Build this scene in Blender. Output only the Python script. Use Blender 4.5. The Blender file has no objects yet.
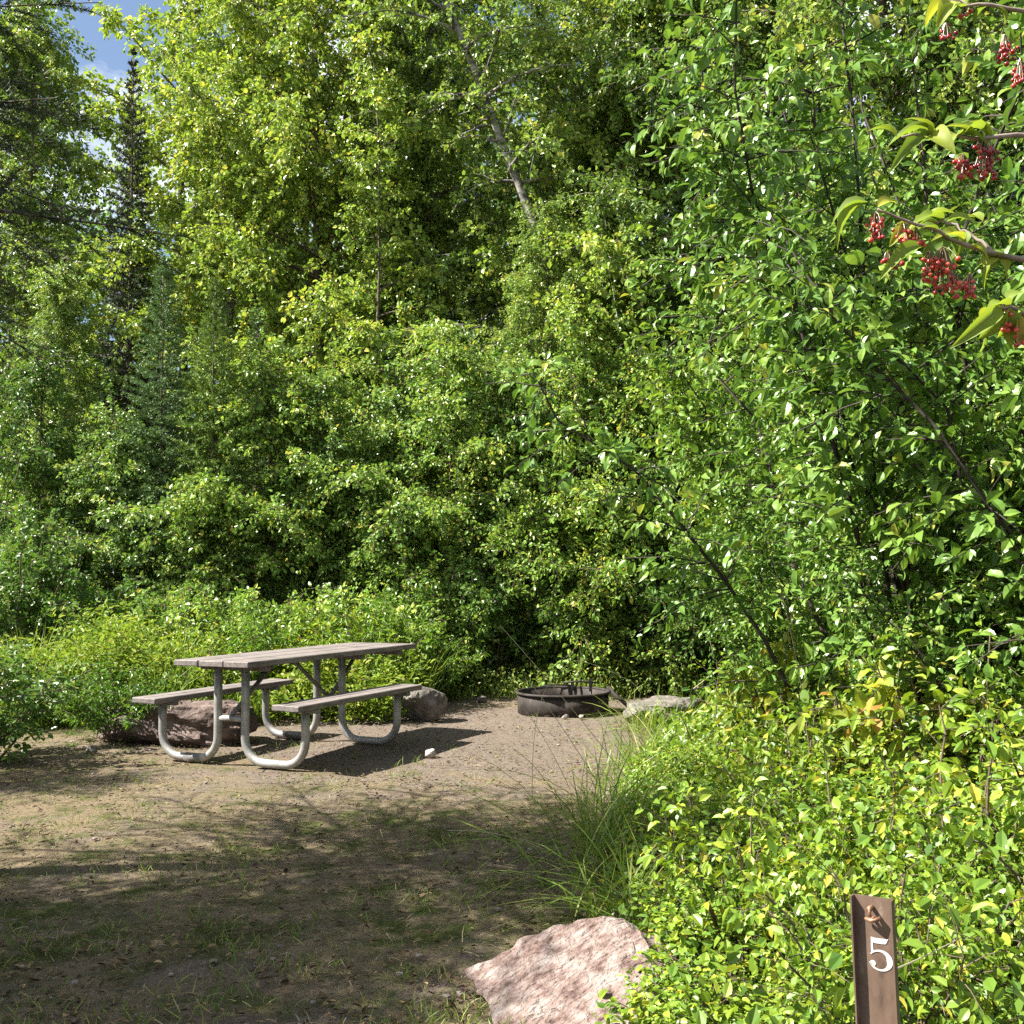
import bpy, math, random
import numpy as np
from mathutils import Vector, Matrix, Euler, noise as mnoise

sc = bpy.context.scene
col = sc.collection
PI = math.pi

# ------------------------------------------------------------------ camera
CAM_H, FOC, HOR = 1.312, 1063.0, 580.0
PITCH = math.atan((HOR - 512) / FOC)
cam_d = bpy.data.cameras.new("camera")
cam = bpy.data.objects.new("camera", cam_d)
col.objects.link(cam)
cam.location = (0, 0, CAM_H)
cam.rotation_euler = (Matrix.Rotation(PI / 2 + PITCH, 3, 'X') @ Matrix.Rotation(-0.008, 3, 'Z')).to_euler()
cam_d.sensor_width = 36
cam_d.lens = FOC / 1024 * 36
cam_d.clip_start = 0.05
cam_d.clip_end = 3000
sc.camera = cam


def at(px, py, d):
    """world point at depth d (metres along +Y) for a spot in the photograph"""
    u, v = (px - 512) / FOC, (512 - py) / FOC
    c, s = math.cos(PITCH), math.sin(PITCH)
    y, z = c - v * s, s + v * c
    k = d / y
    return Vector((u * k, d, CAM_H + z * k))


def gx(px, d):
    return (px - 512) / FOC * d


# ------------------------------------------------------------------ light
SUN_EL, SUN_BEHIND = 48.0, 5.0          # degrees; from the left, a little behind the camera
sv = Vector((-math.cos(math.radians(SUN_BEHIND)) * math.cos(math.radians(SUN_EL)),
             -math.sin(math.radians(SUN_BEHIND)) * math.cos(math.radians(SUN_EL)),
             math.sin(math.radians(SUN_EL))))
sun_d = bpy.data.lights.new("sun", 'SUN')
sun_d.energy = 5.0
sun_d.angle = math.radians(0.5)
sun_d.color = (1.0, 0.95, 0.86)
sun = bpy.data.objects.new("sun", sun_d)
col.objects.link(sun)
sun.rotation_euler = sv.to_track_quat('Z', 'Y').to_euler()
sun.location = (-20, -8, 25)

w = bpy.data.worlds.new("World")
sc.world = w
w.use_nodes = True
nt = w.node_tree
bg = nt.nodes['Background']
sky = nt.nodes.new('ShaderNodeTexSky')
sky.sky_type = 'NISHITA'
sky.sun_disc = False
sky.sun_elevation = math.radians(SUN_EL)
sky.sun_rotation = math.atan2(sv.x, sv.y)
tc = nt.nodes.new('ShaderNodeTexCoord')
mp = nt.nodes.new('ShaderNodeMapping')
mp.inputs['Scale'].default_value = (1, 1, 2.2)
cn = nt.nodes.new('ShaderNodeTexNoise')
cn.inputs['Scale'].default_value = 3.2
cn.inputs['Detail'].default_value = 7
cn.inputs['Roughness'].default_value = 0.6
cr = nt.nodes.new('ShaderNodeValToRGB')
cr.color_ramp.elements[0].position = 0.46
cr.color_ramp.elements[1].position = 0.58
mx = nt.nodes.new('ShaderNodeMix')
mx.data_type = 'RGBA'
L = nt.links
L.new(tc.outputs['Generated'], mp.inputs['Vector'])
L.new(mp.outputs[0], cn.inputs['Vector'])
L.new(cn.outputs['Fac'], cr.inputs[0])
L.new(cr.outputs[0], mx.inputs[0])
L.new(sky.outputs[0], mx.inputs[6])
mx.inputs[7].default_value = (8.0, 8.2, 8.6, 1)
L.new(mx.outputs[2], bg.inputs['Color'])
bg.inputs['Strength'].default_value = 0.05

sc.view_settings.view_transform = 'Standard'
sc.view_settings.look = 'None'
sc.view_settings.exposure = 1.85
sc.view_settings.gamma = 1
sc.cycles.use_denoising = False
sc.cycles.max_bounces = 3
sc.cycles.diffuse_bounces = 1
sc.cycles.glossy_bounces = 2
sc.cycles.transmission_bounces = 2


# ------------------------------------------------------------------ mesh helper
class MB:
    def __init__(self):
        self.v, self.q, self.t, self.a, self.n = [], [], [], [], 0

    def add(self, V, quads=None, tris=None, tint=0.5):
        V = np.asarray(V, dtype=np.float32).reshape(-1, 3)
        if quads is not None and len(quads):
            self.q.append(np.asarray(quads, dtype=np.int32).reshape(-1, 4) + self.n)
        if tris is not None and len(tris):
            self.t.append(np.asarray(tris, dtype=np.int32).reshape(-1, 3) + self.n)
        self.v.append(V)
        self.a.append(np.broadcast_to(np.asarray(tint, dtype=np.float32), (len(V),)))
        self.n += len(V)

    def mesh(self, name, mat, smooth=False):
        V = np.concatenate(self.v)
        me = bpy.data.meshes.new(name)
        q = np.concatenate(self.q) if self.q else np.zeros((0, 4), np.int32)
        t = np.concatenate(self.t) if self.t else np.zeros((0, 3), np.int32)
        me.vertices.add(len(V))
        me.vertices.foreach_set('co', V.ravel())
        loops = np.concatenate([q.ravel(), t.ravel()])
        me.loops.add(len(loops))
        me.loops.foreach_set('vertex_index', loops)
        npoly = len(q) + len(t)
        me.polygons.add(npoly)
        st = np.concatenate([np.arange(len(q)) * 4, len(q) * 4 + np.arange(len(t)) * 3]).astype(np.int32)
        me.polygons.foreach_set('loop_start', st)
        me.polygons.foreach_set('use_smooth', np.full(npoly, smooth, dtype=bool))
        me.update(calc_edges=True)
        at_ = me.attributes.new('tint', 'FLOAT', 'POINT')
        at_.data.foreach_set('value', np.concatenate(self.a).astype(np.float32))
        me.materials.append(mat)
        return me

    def build(self, name, mat, parent=None, smooth=False):
        o = bpy.data.objects.new(name, self.mesh(name, mat, smooth))
        col.objects.link(o)
        if parent:
            o.parent = parent
        return o


def tag(o, label=None, cat=None, group=None, kind=None):
    if label: o['label'] = label
    if cat: o['category'] = cat
    if group: o['group'] = group
    if kind: o['kind'] = kind
    return o


def empty(name, loc=(0, 0, 0), rz=0.0):
    o = bpy.data.objects.new(name, None)
    o.empty_display_size = 0.1
    col.objects.link(o)
    o.location = loc
    o.rotation_euler = (0, 0, rz)
    return o


def copy_tree(o, parent=None):
    c = o.copy()
    col.objects.link(c)
    c.parent = parent
    for ch in list(o.children):
        copy_tree(ch, c)
    return c


def norm(a):
    return a / (np.linalg.norm(a, axis=-1, keepdims=True) + 1e-9)


def tube(mb, P, R, sides=6, cap=True, tint=0.5):
    P = np.asarray(P, dtype=float)
    n = len(P)
    R = np.broadcast_to(np.asarray(R, dtype=float), (n,))
    T = norm(np.gradient(P, axis=0))
    ref = np.array([0.0, 0.0, 1.0])
    if abs(T[0] @ ref) > 0.9:
        ref = np.array([1.0, 0.0, 0.0])
    U = np.zeros_like(P)
    u = norm(np.cross(T[0], ref))
    for i in range(n):
        u = u - T[i] * (u @ T[i])
        u = u / (np.linalg.norm(u) + 1e-9)
        U[i] = u
    W = np.cross(T, U)
    a = np.arange(sides) / sides * 2 * PI
    V = P[:, None, :] + R[:, None, None] * (np.cos(a)[None, :, None] * U[:, None, :] + np.sin(a)[None, :, None] * W[:, None, :])
    i = np.arange(n - 1)[:, None] * sides
    j = np.arange(sides)[None, :]
    jn = (j + 1) % sides
    q = np.stack([i + j, i + jn, i + sides + jn, i + sides + j], -1).reshape(-1, 4)
    V = V.reshape(-1, 3)
    tr = []
    if cap:
        nv = len(V)
        V = np.concatenate([V, P[:1], P[-1:]])
        for k in range(sides):
            tr.append((nv, (k + 1) % sides, k))
            b = (n - 1) * sides
            tr.append((nv + 1, b + k, b + (k + 1) % sides))
    mb.add(V, q, tr, tint)


def box(mb, c, s, rz=0.0, R=None, tint=0.5, bev=0.0):
    """bevelled box: centre c, full size s"""
    hx, hy, hz = s[0] / 2, s[1] / 2, s[2] / 2
    if bev <= 0:
        V = np.array([(x, y, z) for z in (-hz, hz) for y in (-hy, hy) for x in (-hx, hx)], float)
        q = [(0, 2, 3, 1), (4, 5, 7, 6), (0, 1, 5, 4), (2, 6, 7, 3), (0, 4, 6, 2), (1, 3, 7, 5)]
        tr = None
    else:
        V, idx = [], {}
        for sx in (-1, 1):
            for sy in (-1, 1):
                for sz in (-1, 1):
                    for ax in range(3):
                        p = [sx * (hx - bev), sy * (hy - bev), sz * (hz - bev)]
                        p[ax] += (sx, sy, sz)[ax] * bev
                        idx[(sx, sy, sz, ax)] = len(V)
                        V.append(p)
        q, tr = [], []
        for ax in range(3):
            o1, o2 = (ax + 1) % 3, (ax + 2) % 3
            for s_ in (-1, 1):
                f = []
                for a_, b_ in ((-1, -1), (1, -1), (1, 1), (-1, 1)):
                    k = [0, 0, 0]
                    k[ax] = s_; k[o1] = a_; k[o2] = b_
                    f.append(idx[(*k, ax)])
                q.append(f if s_ > 0 else f[::-1])
        for ax in range(3):
            o1, o2 = (ax + 1) % 3, (ax + 2) % 3
            for a_ in (-1, 1):
                for b_ in (-1, 1):
                    ks = []
                    for e in (-1, 1):
                        k = [0, 0, 0]
                        k[ax] = e; k[o1] = a_; k[o2] = b_
                        ks.append(k)
                    f = [idx[(*ks[0], o1)], idx[(*ks[1], o1)], idx[(*ks[1], o2)], idx[(*ks[0], o2)]]
                    q.append(f if a_ * b_ < 0 else f[::-1])
        for sx in (-1, 1):
            for sy in (-1, 1):
                for sz in (-1, 1):
                    f = [idx[(sx, sy, sz, a)] for a in range(3)]
                    tr.append(f if sx * sy * sz > 0 else f[::-1])
        V = np.array(V, float)
    if R is None:
        R = np.array(Matrix.Rotation(rz, 3, 'Z'))
    V = V @ np.asarray(R).T + np.asarray(c, float)
    mb.add(V, q, tr, tint)


# ------------------------------------------------------------------ leaves
LEAF6 = (np.array([(0, 0, 0), (.28, .5, .10), (.68, .38, .07), (1, 0, -.10), (.68, -.38, .07), (.28, -.5, .10)]),
         np.array([(0, 5, 4, 3), (0, 3, 2, 1)]), None)
LEAF11 = (np.array([(0, 0, 0), (.2, 0, .0), (.48, 0, -.03), (.78, 0, -.12), (1, 0, -.25),
                    (.2, .34, .08), (.48, .5, .09), (.78, .32, -.03), (.2, -.34, .08), (.48, -.5, .09), (.78, -.32, -.03)]),
          np.array([(1, 2, 6, 5), (2, 3, 7, 6), (1, 8, 9, 2), (2, 9, 10, 3)]),
          np.array([(0, 1, 5), (0, 8, 1), (3, 4, 7), (3, 10, 4)]))
BLADE = (np.array([(0, .5, 0), (0, -.5, 0), (.4, .45, .0), (.4, -.45, .0), (.75, .3, -.12), (.75, -.3, -.12), (1, 0, -.36)]),
         np.array([(0, 1, 3, 2), (2, 3, 5, 4)]), np.array([(4, 5, 6)]))
NEEDLE = (np.array([(0, .5, 0), (0, -.5, 0), (1, 0, 0)]), None, np.array([(0, 1, 2)]))


def scatter(mb, tpl, pos, axis, nrm, length, wid, tint):
    T, Q, TR = tpl
    n = len(pos)
    if n == 0:
        return
    axis = norm(axis)
    side = norm(np.cross(nrm, axis))
    up = np.cross(axis, side)
    ln = np.broadcast_to(length, (n,))[:, None, None]
    wd = np.broadcast_to(wid, (n,))[:, None, None]
    V = pos[:, None, :] + ln * T[None, :, 0:1] * axis[:, None, :] + wd * T[None, :, 1:2] * side[:, None, :] + ln * T[None, :, 2:3] * up[:, None, :]
    k = len(T)
    off = (np.arange(n) * k)[:, None, None]
    q = (Q[None] + off).reshape(-1, 4) if Q is not None else None
    t = (TR[None] + off).reshape(-1, 3) if TR is not None else None
    mb.add(V.reshape(-1, 3), q, t, np.repeat(np.broadcast_to(tint, (n,)), k))


def leaves_on_twigs(mb, rng, S, D, Ln, per_m, size, ratio, droop=0.25, tpl=LEAF6, jit=.04, upness=.7, hang=.4, tint_sh=.18, min_n=3):
    """S start, D unit direction, Ln length of every twig; leaves along each"""
    cnt = np.maximum(min_n, (Ln * per_m).astype(int))
    idx = np.repeat(np.arange(len(S)), cnt)
    n = len(idx)
    s = rng.random(n) ** .8
    d = D[idx]
    l = Ln[idx]
    P = S[idx] + d * (s * l)[:, None]
    P[:, 2] -= droop * l * s * s
    lat = norm(np.cross(d, rng.standard_normal((n, 3))))
    P += lat * (rng.random(n) * jit)[:, None]
    ax = d * .5 + lat * .9 + rng.standard_normal((n, 3)) * .25
    ax[:, 2] -= hang
    nr = rng.standard_normal((n, 3)) * .55
    nr[:, 2] += upness
    nr += np.array(sv) * .5
    sz = size * (.42 + .95 * rng.random(n) ** 1.2)
    tw = rng.random(len(S))
    tint = np.clip(.5 + (tw[idx] - .5) * 2 * tint_sh * 1.3 + rng.standard_normal(n) * tint_sh, 0, 1)
    scatter(mb, tpl, P, ax, nr, sz, sz * ratio, tint)
    return n


def fine_leaf():
    ss = np.linspace(0, 1, 9)
    wv = np.sin(PI * ss ** .8) ** .8 * .5
    wv[0] = .02; wv[-1] = .0
    V, q_ = [], []
    for s_, w_ in zip(ss, wv):
        cz = .06 * math.sin(PI * s_) - .42 * s_ ** 2.4
        for k_, u_ in enumerate((-1, -.55, 0, .55, 1)):
            V.append((s_ * (1 - .08 * s_), u_ * w_, cz + abs(u_) ** 1.4 * w_ * .32 + .012 * math.sin(s_ * 19 + u_ * 2) * abs(u_)))
    for i_ in range(8):
        for k_ in range(4):
            q_.append((i_ * 5 + k_, i_ * 5 + k_ + 1, (i_ + 1) * 5 + k_ + 1, (i_ + 1) * 5 + k_))
    return np.array(V), np.array(q_), None


LEAF_FINE = fine_leaf()


# ------------------------------------------------------------------ materials
def nodes(name):
    m = bpy.data.materials.new(name)
    m.use_nodes = True
    t = m.node_tree
    return m, t, t.nodes['Principled BSDF'], t.nodes['Material Output']


def ramp(t, stops, fac=None):
    r = t.nodes.new('ShaderNodeValToRGB')
    e = r.color_ramp.elements
    while len(e) < len(stops):
        e.new(0.5)
    for k, (p, c) in enumerate(stops):
        e[k].position = p
        e[k].color = (*c, 1)
    if fac is not None:
        t.links.new(fac, r.inputs[0])
    return r.outputs[0]


def leaf_mat(name, stops, trans=.38, rough=.42, spec=.5, use_obj=True, ttint=(1.12, 1.1, .65)):
    m, t, b, out = nodes(name)
    a = t.nodes.new('ShaderNodeAttribute')
    a.attribute_name = 'tint'
    c = ramp(t, stops, a.outputs['Fac'])
    if use_obj:
        oi = t.nodes.new('ShaderNodeObjectInfo')
        mm = t.nodes.new('ShaderNodeMix')
        mm.data_type = 'RGBA'
        mm.blend_type = 'MULTIPLY'
        mm.inputs[0].default_value = 1
        t.links.new(c, mm.inputs[6])
        t.links.new(oi.outputs['Color'], mm.inputs[7])
        c = mm.outputs[2]
    t.links.new(c, b.inputs['Base Color'])
    b.inputs['Roughness'].default_value = rough
    b.inputs['Specular IOR Level'].default_value = spec
    tr = t.nodes.new('ShaderNodeBsdfTranslucent')
    m2 = t.nodes.new('ShaderNodeMix')
    m2.data_type = 'RGBA'
    m2.blend_type = 'MULTIPLY'
    m2.inputs[0].default_value = 1
    t.links.new(c, m2.inputs[6])
    m2.inputs[7].default_value = (*ttint, 1)
    t.links.new(m2.outputs[2], tr.inputs['Color'])
    ms = t.nodes.new('ShaderNodeMixShader')
    ms.inputs[0].default_value = trans
    t.links.new(b.outputs[0], ms.inputs[1])
    t.links.new(tr.outputs[0], ms.inputs[2])
    t.links.new(ms.outputs[0], out.inputs['Surface'])
    return m


def noise_mat(name, stops, scale=8, detail=6, rough=.8, bump=.3, bscale=40, stretch=(1, 1, 1), spec=.3, metal=0.0, dist=.01):
    m, t, b, out = nodes(name)
    tcn = t.nodes.new('ShaderNodeTexCoord')
    mpn = t.nodes.new('ShaderNodeMapping')
    mpn.inputs['Scale'].default_value = stretch
    t.links.new(tcn.outputs['Object'], mpn.inputs['Vector'])
    n = t.nodes.new('ShaderNodeTexNoise')
    n.inputs['Scale'].default_value = scale
    n.inputs['Detail'].default_value = detail
    n.inputs['Roughness'].default_value = .65
    t.links.new(mpn.outputs[0], n.inputs['Vector'])
    t.links.new(ramp(t, stops, n.outputs['Fac']), b.inputs['Base Color'])
    n2 = t.nodes.new('ShaderNodeTexNoise')
    n2.inputs['Scale'].default_value = bscale
    n2.inputs['Detail'].default_value = 6
    t.links.new(mpn.outputs[0], n2.inputs['Vector'])
    bp = t.nodes.new('ShaderNodeBump')
    bp.inputs['Strength'].default_value = bump
    bp.inputs['Distance'].default_value = dist
    t.links.new(n2.outputs['Fac'], bp.inputs['Height'])
    t.links.new(bp.outputs[0], b.inputs['Normal'])
    b.inputs['Roughness'].default_value = rough
    b.inputs['Specular IOR Level'].default_value = spec
    b.inputs['Metallic'].default_value = metal
    return m


def attr_mat(name, stops, rough=.8, spec=.25):
    m, t, b, out = nodes(name)
    a = t.nodes.new('ShaderNodeAttribute')
    a.attribute_name = 'tint'
    t.links.new(ramp(t, stops, a.outputs['Fac']), b.inputs['Base Color'])
    b.inputs['Roughness'].default_value = rough
    b.inputs['Specular IOR Level'].default_value = spec
    return m


M = {}
M['birch_leaf'] = leaf_mat('birch_leaf', [(0, (0.119, 0.207, 0.043)), (.45, (0.210, 0.332, 0.063)), (.8, (0.311, 0.412, 0.081)), (1, (0.471, 0.478, 0.116))], rough=.34, trans=0.34, spec=0.38)
M['shrub_leaf'] = leaf_mat('shrub_leaf', [(0, (0.098, 0.201, 0.045)), (.5, (0.180, 0.309, 0.061)), (.85, (0.278, 0.393, 0.078)), (1, (0.492, 0.469, 0.102))], rough=.34, trans=0.34, spec=0.38)
M['cherry_leaf'] = leaf_mat('cherry_leaf', [(0, (0.070, 0.157, 0.029)), (.5, (0.141, 0.258, 0.043)), (.9, (0.218, 0.329, 0.055)), (1, (0.379, 0.386, 0.073))], rough=.34, spec=0.42, trans=0.32)
M['rose_leaf'] = leaf_mat('rose_leaf', [(0, (0.070, 0.153, 0.022)), (.40, (0.139, 0.245, 0.029)), (.75, (0.232, 0.336, 0.036)), (.95, (0.335, 0.387, 0.047)), (1, (0.372, 0.336, 0.051))], rough=.42, trans=0.40)
M['autumn_leaf'] = leaf_mat('autumn_leaf', [(0, (.13, .22, .03)), (.4, (.24, .31, .035)), (.8, (.40, .42, .05)), (.97, (.48, .36, .06)), (1, (.44, .24, .06))], rough=.58, trans=.48)
M['meadow'] = leaf_mat('meadow', [(0, (.09, .165, .024)), (.4, (.18, .28, .032)), (.8, (.27, .34, .05)), (1, (.36, .34, .12))], rough=.55, trans=.4, spec=.3)
M['grass'] = leaf_mat('grass', [(0, (0.091, 0.169, 0.026)), (.5, (0.182, 0.260, 0.046)), (.8, (0.312, 0.325, 0.091)), (1, (0.468, 0.390, 0.195))], rough=.5, trans=.35, spec=.35)
M['stalk'] = leaf_mat('dry_stalk', [(0, (.26, .24, .12)), (1, (.50, .44, .30))], rough=.6, trans=.1, spec=.3, ttint=(1, .95, .8))
M['dry_grass'] = leaf_mat('dry_grass', [(0, (.12, .10, .045)), (.5, (.25, .20, .11)), (1, (.38, .31, .19))], rough=.6, trans=.25, spec=.3, ttint=(1, .95, .8))
M['spruce'] = leaf_mat('spruce_needle', [(0, (0.053, 0.110, 0.031)), (.5, (0.104, 0.184, 0.050)), (1, (0.189, 0.265, 0.067))], rough=.5, trans=.15, spec=.4)
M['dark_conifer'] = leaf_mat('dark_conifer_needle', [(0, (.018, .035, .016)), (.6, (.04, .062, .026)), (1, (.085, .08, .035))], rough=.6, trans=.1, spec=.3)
M['bark'] = noise_mat('bark', [(.3, (.05, .038, .028)), (.55, (.12, .095, .07)), (.75, (.20, .17, .13))], scale=14, stretch=(1, 1, .3), bump=.6, bscale=30)
M['birch_bark'] = noise_mat('birch_bark', [(.40, (.045, .04, .035)), (.50, (.20, .185, .165)), (.62, (.36, .34, .31)), (.80, (.48, .46, .42))], scale=7, stretch=(1, 1, 1.8), bump=.35, bscale=25)
M['twig'] = noise_mat('twig_bark', [(.3, (.06, .045, .03)), (.7, (.17, .13, .09))], scale=20, bump=.3)
M['litter'] = attr_mat('fallen_leaf', [(0, (.035, .022, .012)), (.5, (.11, .07, .035)), (.85, (.22, .155, .08)), (1, (.34, .25, .12))], rough=.7)
M['cherry_bark'] = noise_mat('cherry_bark', [(.3, (.022, .017, .014)), (.7, (.07, .055, .045))], scale=18, bump=.4)
M['twig_pale'] = noise_mat('pale_twig', [(.3, (.16, .12, .09)), (.7, (.36, .30, .25))], scale=20, bump=.3)


# ------------------------------------------------------------------ plants
def tree_mesh(seed, h, cb, R, n_limb, twigs_per_m, per_m, leaf, ratio, trunk_r, lean=(0, 0), tpl=LEAF6, droop=.3,
              prof=None, lift=.6, bare=0.0, jit=.05, twl=(.25, .65), wander=.10, hang=.55, upness=.32, tint_sh=.2, limb_r=.35, lpow=1.2, dtw=.0):
    """one tree: returns (wood MB, leaf MB); trunk foot at the origin"""
    rng = np.random.default_rng(seed)
    wood, lf = MB(), MB()
    n = 14
    z = np.linspace(0, h, n)
    wx = np.cumsum(rng.standard_normal(n)) * wander * h / 40
    wy = np.cumsum(rng.standard_normal(n)) * wander * h / 40
    P = np.stack([wx - wx[0] + lean[0] * (z / h) ** lpow * h, wy - wy[0] + lean[1] * (z / h) ** 1.2 * h, z], 1)
    rad = trunk_r * (1 - z / h * .92)
    rad[0] *= 1.35
    P[0, 2] = -.08
    tube(wood, P, rad, 9)
    prof = prof or (lambda t: (math.sin(PI * min(1, .12 + .88 * t) ** .75)) ** .7)
    S, D, Ln = [], [], []
    for i in range(n_limb):
        t = (i + rng.random()) / n_limb
        zz = cb + (h * .985 - cb) * t
        base = np.array([np.interp(zz, z, P[:, k]) for k in range(3)])
        az = i * 2.399 + rng.normal() * .5
        ln = R * prof(t) * rng.uniform(.45, 1.3)
        el = lift * rng.uniform(.5, 1.3) * (0.5 + t)
        d = np.array([math.cos(az) * math.cos(el), math.sin(az) * math.cos(el), math.sin(el)])
        m = 7
        s = np.linspace(0, 1, m)
        side = norm(np.cross(d, [0, 0, 1.0]))
        Q = base + d * (s * ln)[:, None] + side * (np.sin(s * 3 + rng.random() * 6) * .06 * ln)[:, None]
        Q[:, 2] -= droop * ln * s ** 2.2
        r0 = max(.006, min(trunk_r * limb_r, np.interp(zz, z, rad) * .6))
        tube(wood, Q, r0 * (1 - s * .85), 5, cap=False)
        k = max(3, int(ln * twigs_per_m))
        for _ in range(k):
            u = rng.uniform(.18, 1.0) if rng.random() > bare else rng.uniform(.6, 1)
            p = np.array([np.interp(u, s, Q[:, c]) for c in range(3)])
            td = norm(d * .55 + rng.standard_normal(3) * np.array([.75, .75, .5]) - np.array([0, 0, dtw]))
            tl = rng.uniform(*twl) * (1.15 - .5 * u)
            S.append(p); D.append(td); Ln.append(tl)
    # leader twigs
    for _ in range(int(6 + h)):
        zz = rng.uniform(cb, h)
        p = np.array([np.interp(zz, z, P[:, k]) for k in range(3)])
        td = norm(np.array([rng.normal(), rng.normal(), .5]))
        S.append(p); D.append(td); Ln.append(rng.uniform(*twl))
    S, D, Ln = np.array(S), np.array(D), np.array(Ln)
    for p, d, l in zip(S, D, Ln):
        s = np.array([0, .5, 1.0])
        Q = p + d * (s * l)[:, None]
        Q[:, 2] -= .25 * l * s * s
        tube(wood, Q, [.006, .004, .002], 3, cap=False)
    leaves_on_twigs(lf, rng, S, D, Ln, per_m, leaf, ratio, droop=.25, tpl=tpl, jit=jit, hang=hang, upness=upness, tint_sh=tint_sh)
    return wood, lf


def shrub_mesh(seed, h, R, n_stem, twigs_per_m, per_m, leaf, ratio, tpl=LEAF6, stem_r=.012, jit=.05, low=.15, twl=(.2, .5), hang=.35, upness=.55, tint_sh=.18, spread=1.0, bias=None):
    rng = np.random.default_rng(seed)
    wood, lf = MB(), MB()
    S, D, Ln = [], [], []
    for i in range(n_stem):
        az = i * 2.399 + rng.normal() * .3
        rr = R * math.sqrt((i + .6) / n_stem) * rng.uniform(.8, 1.1)
        hh = h * rng.uniform(.72, 1.05) * (1 - .35 * (rr / R) ** 2)
        base = np.array([math.cos(az), math.sin(az), 0]) * rr * .3 * rng.random()
        tip = np.array([math.cos(az) * rr * spread, math.sin(az) * rr * spread, hh])
        if bias is not None:
            tip[:2] += np.array(bias) * rng.random()
        s = np.linspace(0, 1, 8)
        Q = base + (tip - base) * s[:, None]
        Q[:, 2] = hh * s ** .75 - .04
        Q[1:, :2] += np.cumsum(rng.standard_normal((7, 2)), axis=0) * .018 * h
        tube(wood, Q, stem_r * (1 - .8 * s) + .002, 5, cap=False)
        sl = np.linalg.norm(tip - base)
        k = max(4, int(sl * twigs_per_m))
        out = np.array([math.cos(az), math.sin(az), .25])
        for _ in range(k):
            u = rng.uniform(low, 1) ** .85
            p = np.array([np.interp(u, s, Q[:, c]) for c in range(3)])
            td = norm(out * .45 + rng.standard_normal(3) * np.array([.8, .8, .45]) + np.array([0, 0, .2]))
            S.append(p); D.append(td); Ln.append(rng.uniform(*twl) * (1.2 - .5 * u))
    S, D, Ln = np.array(S), np.array(D), np.array(Ln)
    for p, d, l in zip(S, D, Ln):
        s = np.array([0, .5, 1.0])
        Q = p + d * (s * l)[:, None]
        Q[:, 2] -= .2 * l * s * s
        tube(wood, Q, [stem_r * .4, stem_r * .3, stem_r * .15], 3, cap=False)
    leaves_on_twigs(lf, rng, S, D, Ln, per_m, leaf, ratio, droop=.2, tpl=tpl, jit=jit, hang=hang, upness=upness, tint_sh=tint_sh)
    return wood, lf


def conifer_mesh(seed, h, cb, R, step, per_whorl, nl, nw, per_m, sub=11, droop=.25, trunk_r=.07, up=.15, ragged=.25, wide=1.0, pw=.85):
    rng = np.random.default_rng(seed)
    wood, lf = MB(), MB()
    z = np.linspace(-.08, h, 10)
    P = np.stack([np.cumsum(rng.standard_normal(10)) * .006, np.cumsum(rng.standard_normal(10)) * .006, z], 1)
    tube(wood, P, trunk_r * (1 - np.linspace(0, 1, 10) * .95) + .004, 8)
    A, Dn, Tn = [], [], []
    zz, k = cb, 0
    while zz < h - .05:
        t = (zz - cb) / (h - cb)
        for j in range(per_whorl):
            az = (j + rng.random() * .6) / per_whorl * 2 * PI + k * 1.1
            ln = R * (1 - t) ** pw * rng.uniform(1 - ragged, 1 + ragged * .4) + .05
            d = np.array([math.cos(az), math.sin(az), up + .5 * t])
            s = np.linspace(0, 1, 7)
            Q = np.array([0, 0, zz + rng.normal() * .03]) + d * (s * ln)[:, None]
            Q[:, 2] -= droop * ln * (s ** 1.6) * (1 - .6 * t)
            Q[:, 2] += .10 * ln * np.maximum(0, s - .7)
            tube(wood, Q, np.maximum(.003, trunk_r * .15 * (1 - t * .6)) * (1 - .8 * s), 4, cap=False)
            side = norm(np.cross(d, [0, 0, 1.0]))
            ns = max(3, int(ln * sub))
            tw = [(Q[k2], Q[k2 + 1] - Q[k2], np.linalg.norm(Q[k2 + 1] - Q[k2]) * 1.02) for k2 in range(1, 6) for _ in range(2)]
            for q_ in range(ns):
                u = rng.uniform(.15, 1)
                p = np.array([np.interp(u, s, Q[:, c]) for c in range(3)])
                sg = 1 if q_ % 2 else -1
                td = norm(norm(d) * .7 + sg * side * wide + np.array([0, 0, rng.normal() * .25 - .15]))
                tw.append((p, td, ln * (.42 * (1.05 - u) + .07) * rng.uniform(.7, 1.2)))
            for p, td, tl in tw:
                td = norm(np.asarray(td, float))
                m = max(4, int(tl * per_m))
                ss = rng.random(m)
                pp = p + td * (ss * tl)[:, None]
                pp[:, 2] -= .22 * tl * ss ** 2
                lat = norm(np.cross(td, rng.standard_normal((m, 3))))
                A.append(pp); Dn.append(td * .75 + lat * .8); Tn.append(np.clip(.5 + rng.standard_normal(m) * .2 + (ss - .5) * .5, 0, 1))
        zz += step * rng.uniform(.8, 1.2) * (1 - .3 * t)
        k += 1
    A, Dn, Tn = np.concatenate(A), np.concatenate(Dn), np.concatenate(Tn)
    n = len(A)
    scatter(lf, NEEDLE, A, Dn, rng.standard_normal((n, 3)), nl * rng.uniform(.7, 1.2, n), nw, Tn)
    return wood, lf


def plant(name, meshes, mats, part_names, loc, rz=0, scale=1.0, label='', cat='', group=None, color=None):
    """first of a kind; meshes = (wood mesh, leaf mesh)"""
    r = empty(name, loc, rz)
    r.scale = (scale,) * 3 if not isinstance(scale, tuple) else scale
    for me, pn in zip(meshes, part_names):
        o = bpy.data.objects.new(pn, me)
        col.objects.link(o)
        o.parent = r
        if color:
            o.color = (*color, 1)
    tag(r, label, cat, group)
    return r


PROTO = {}


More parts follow.
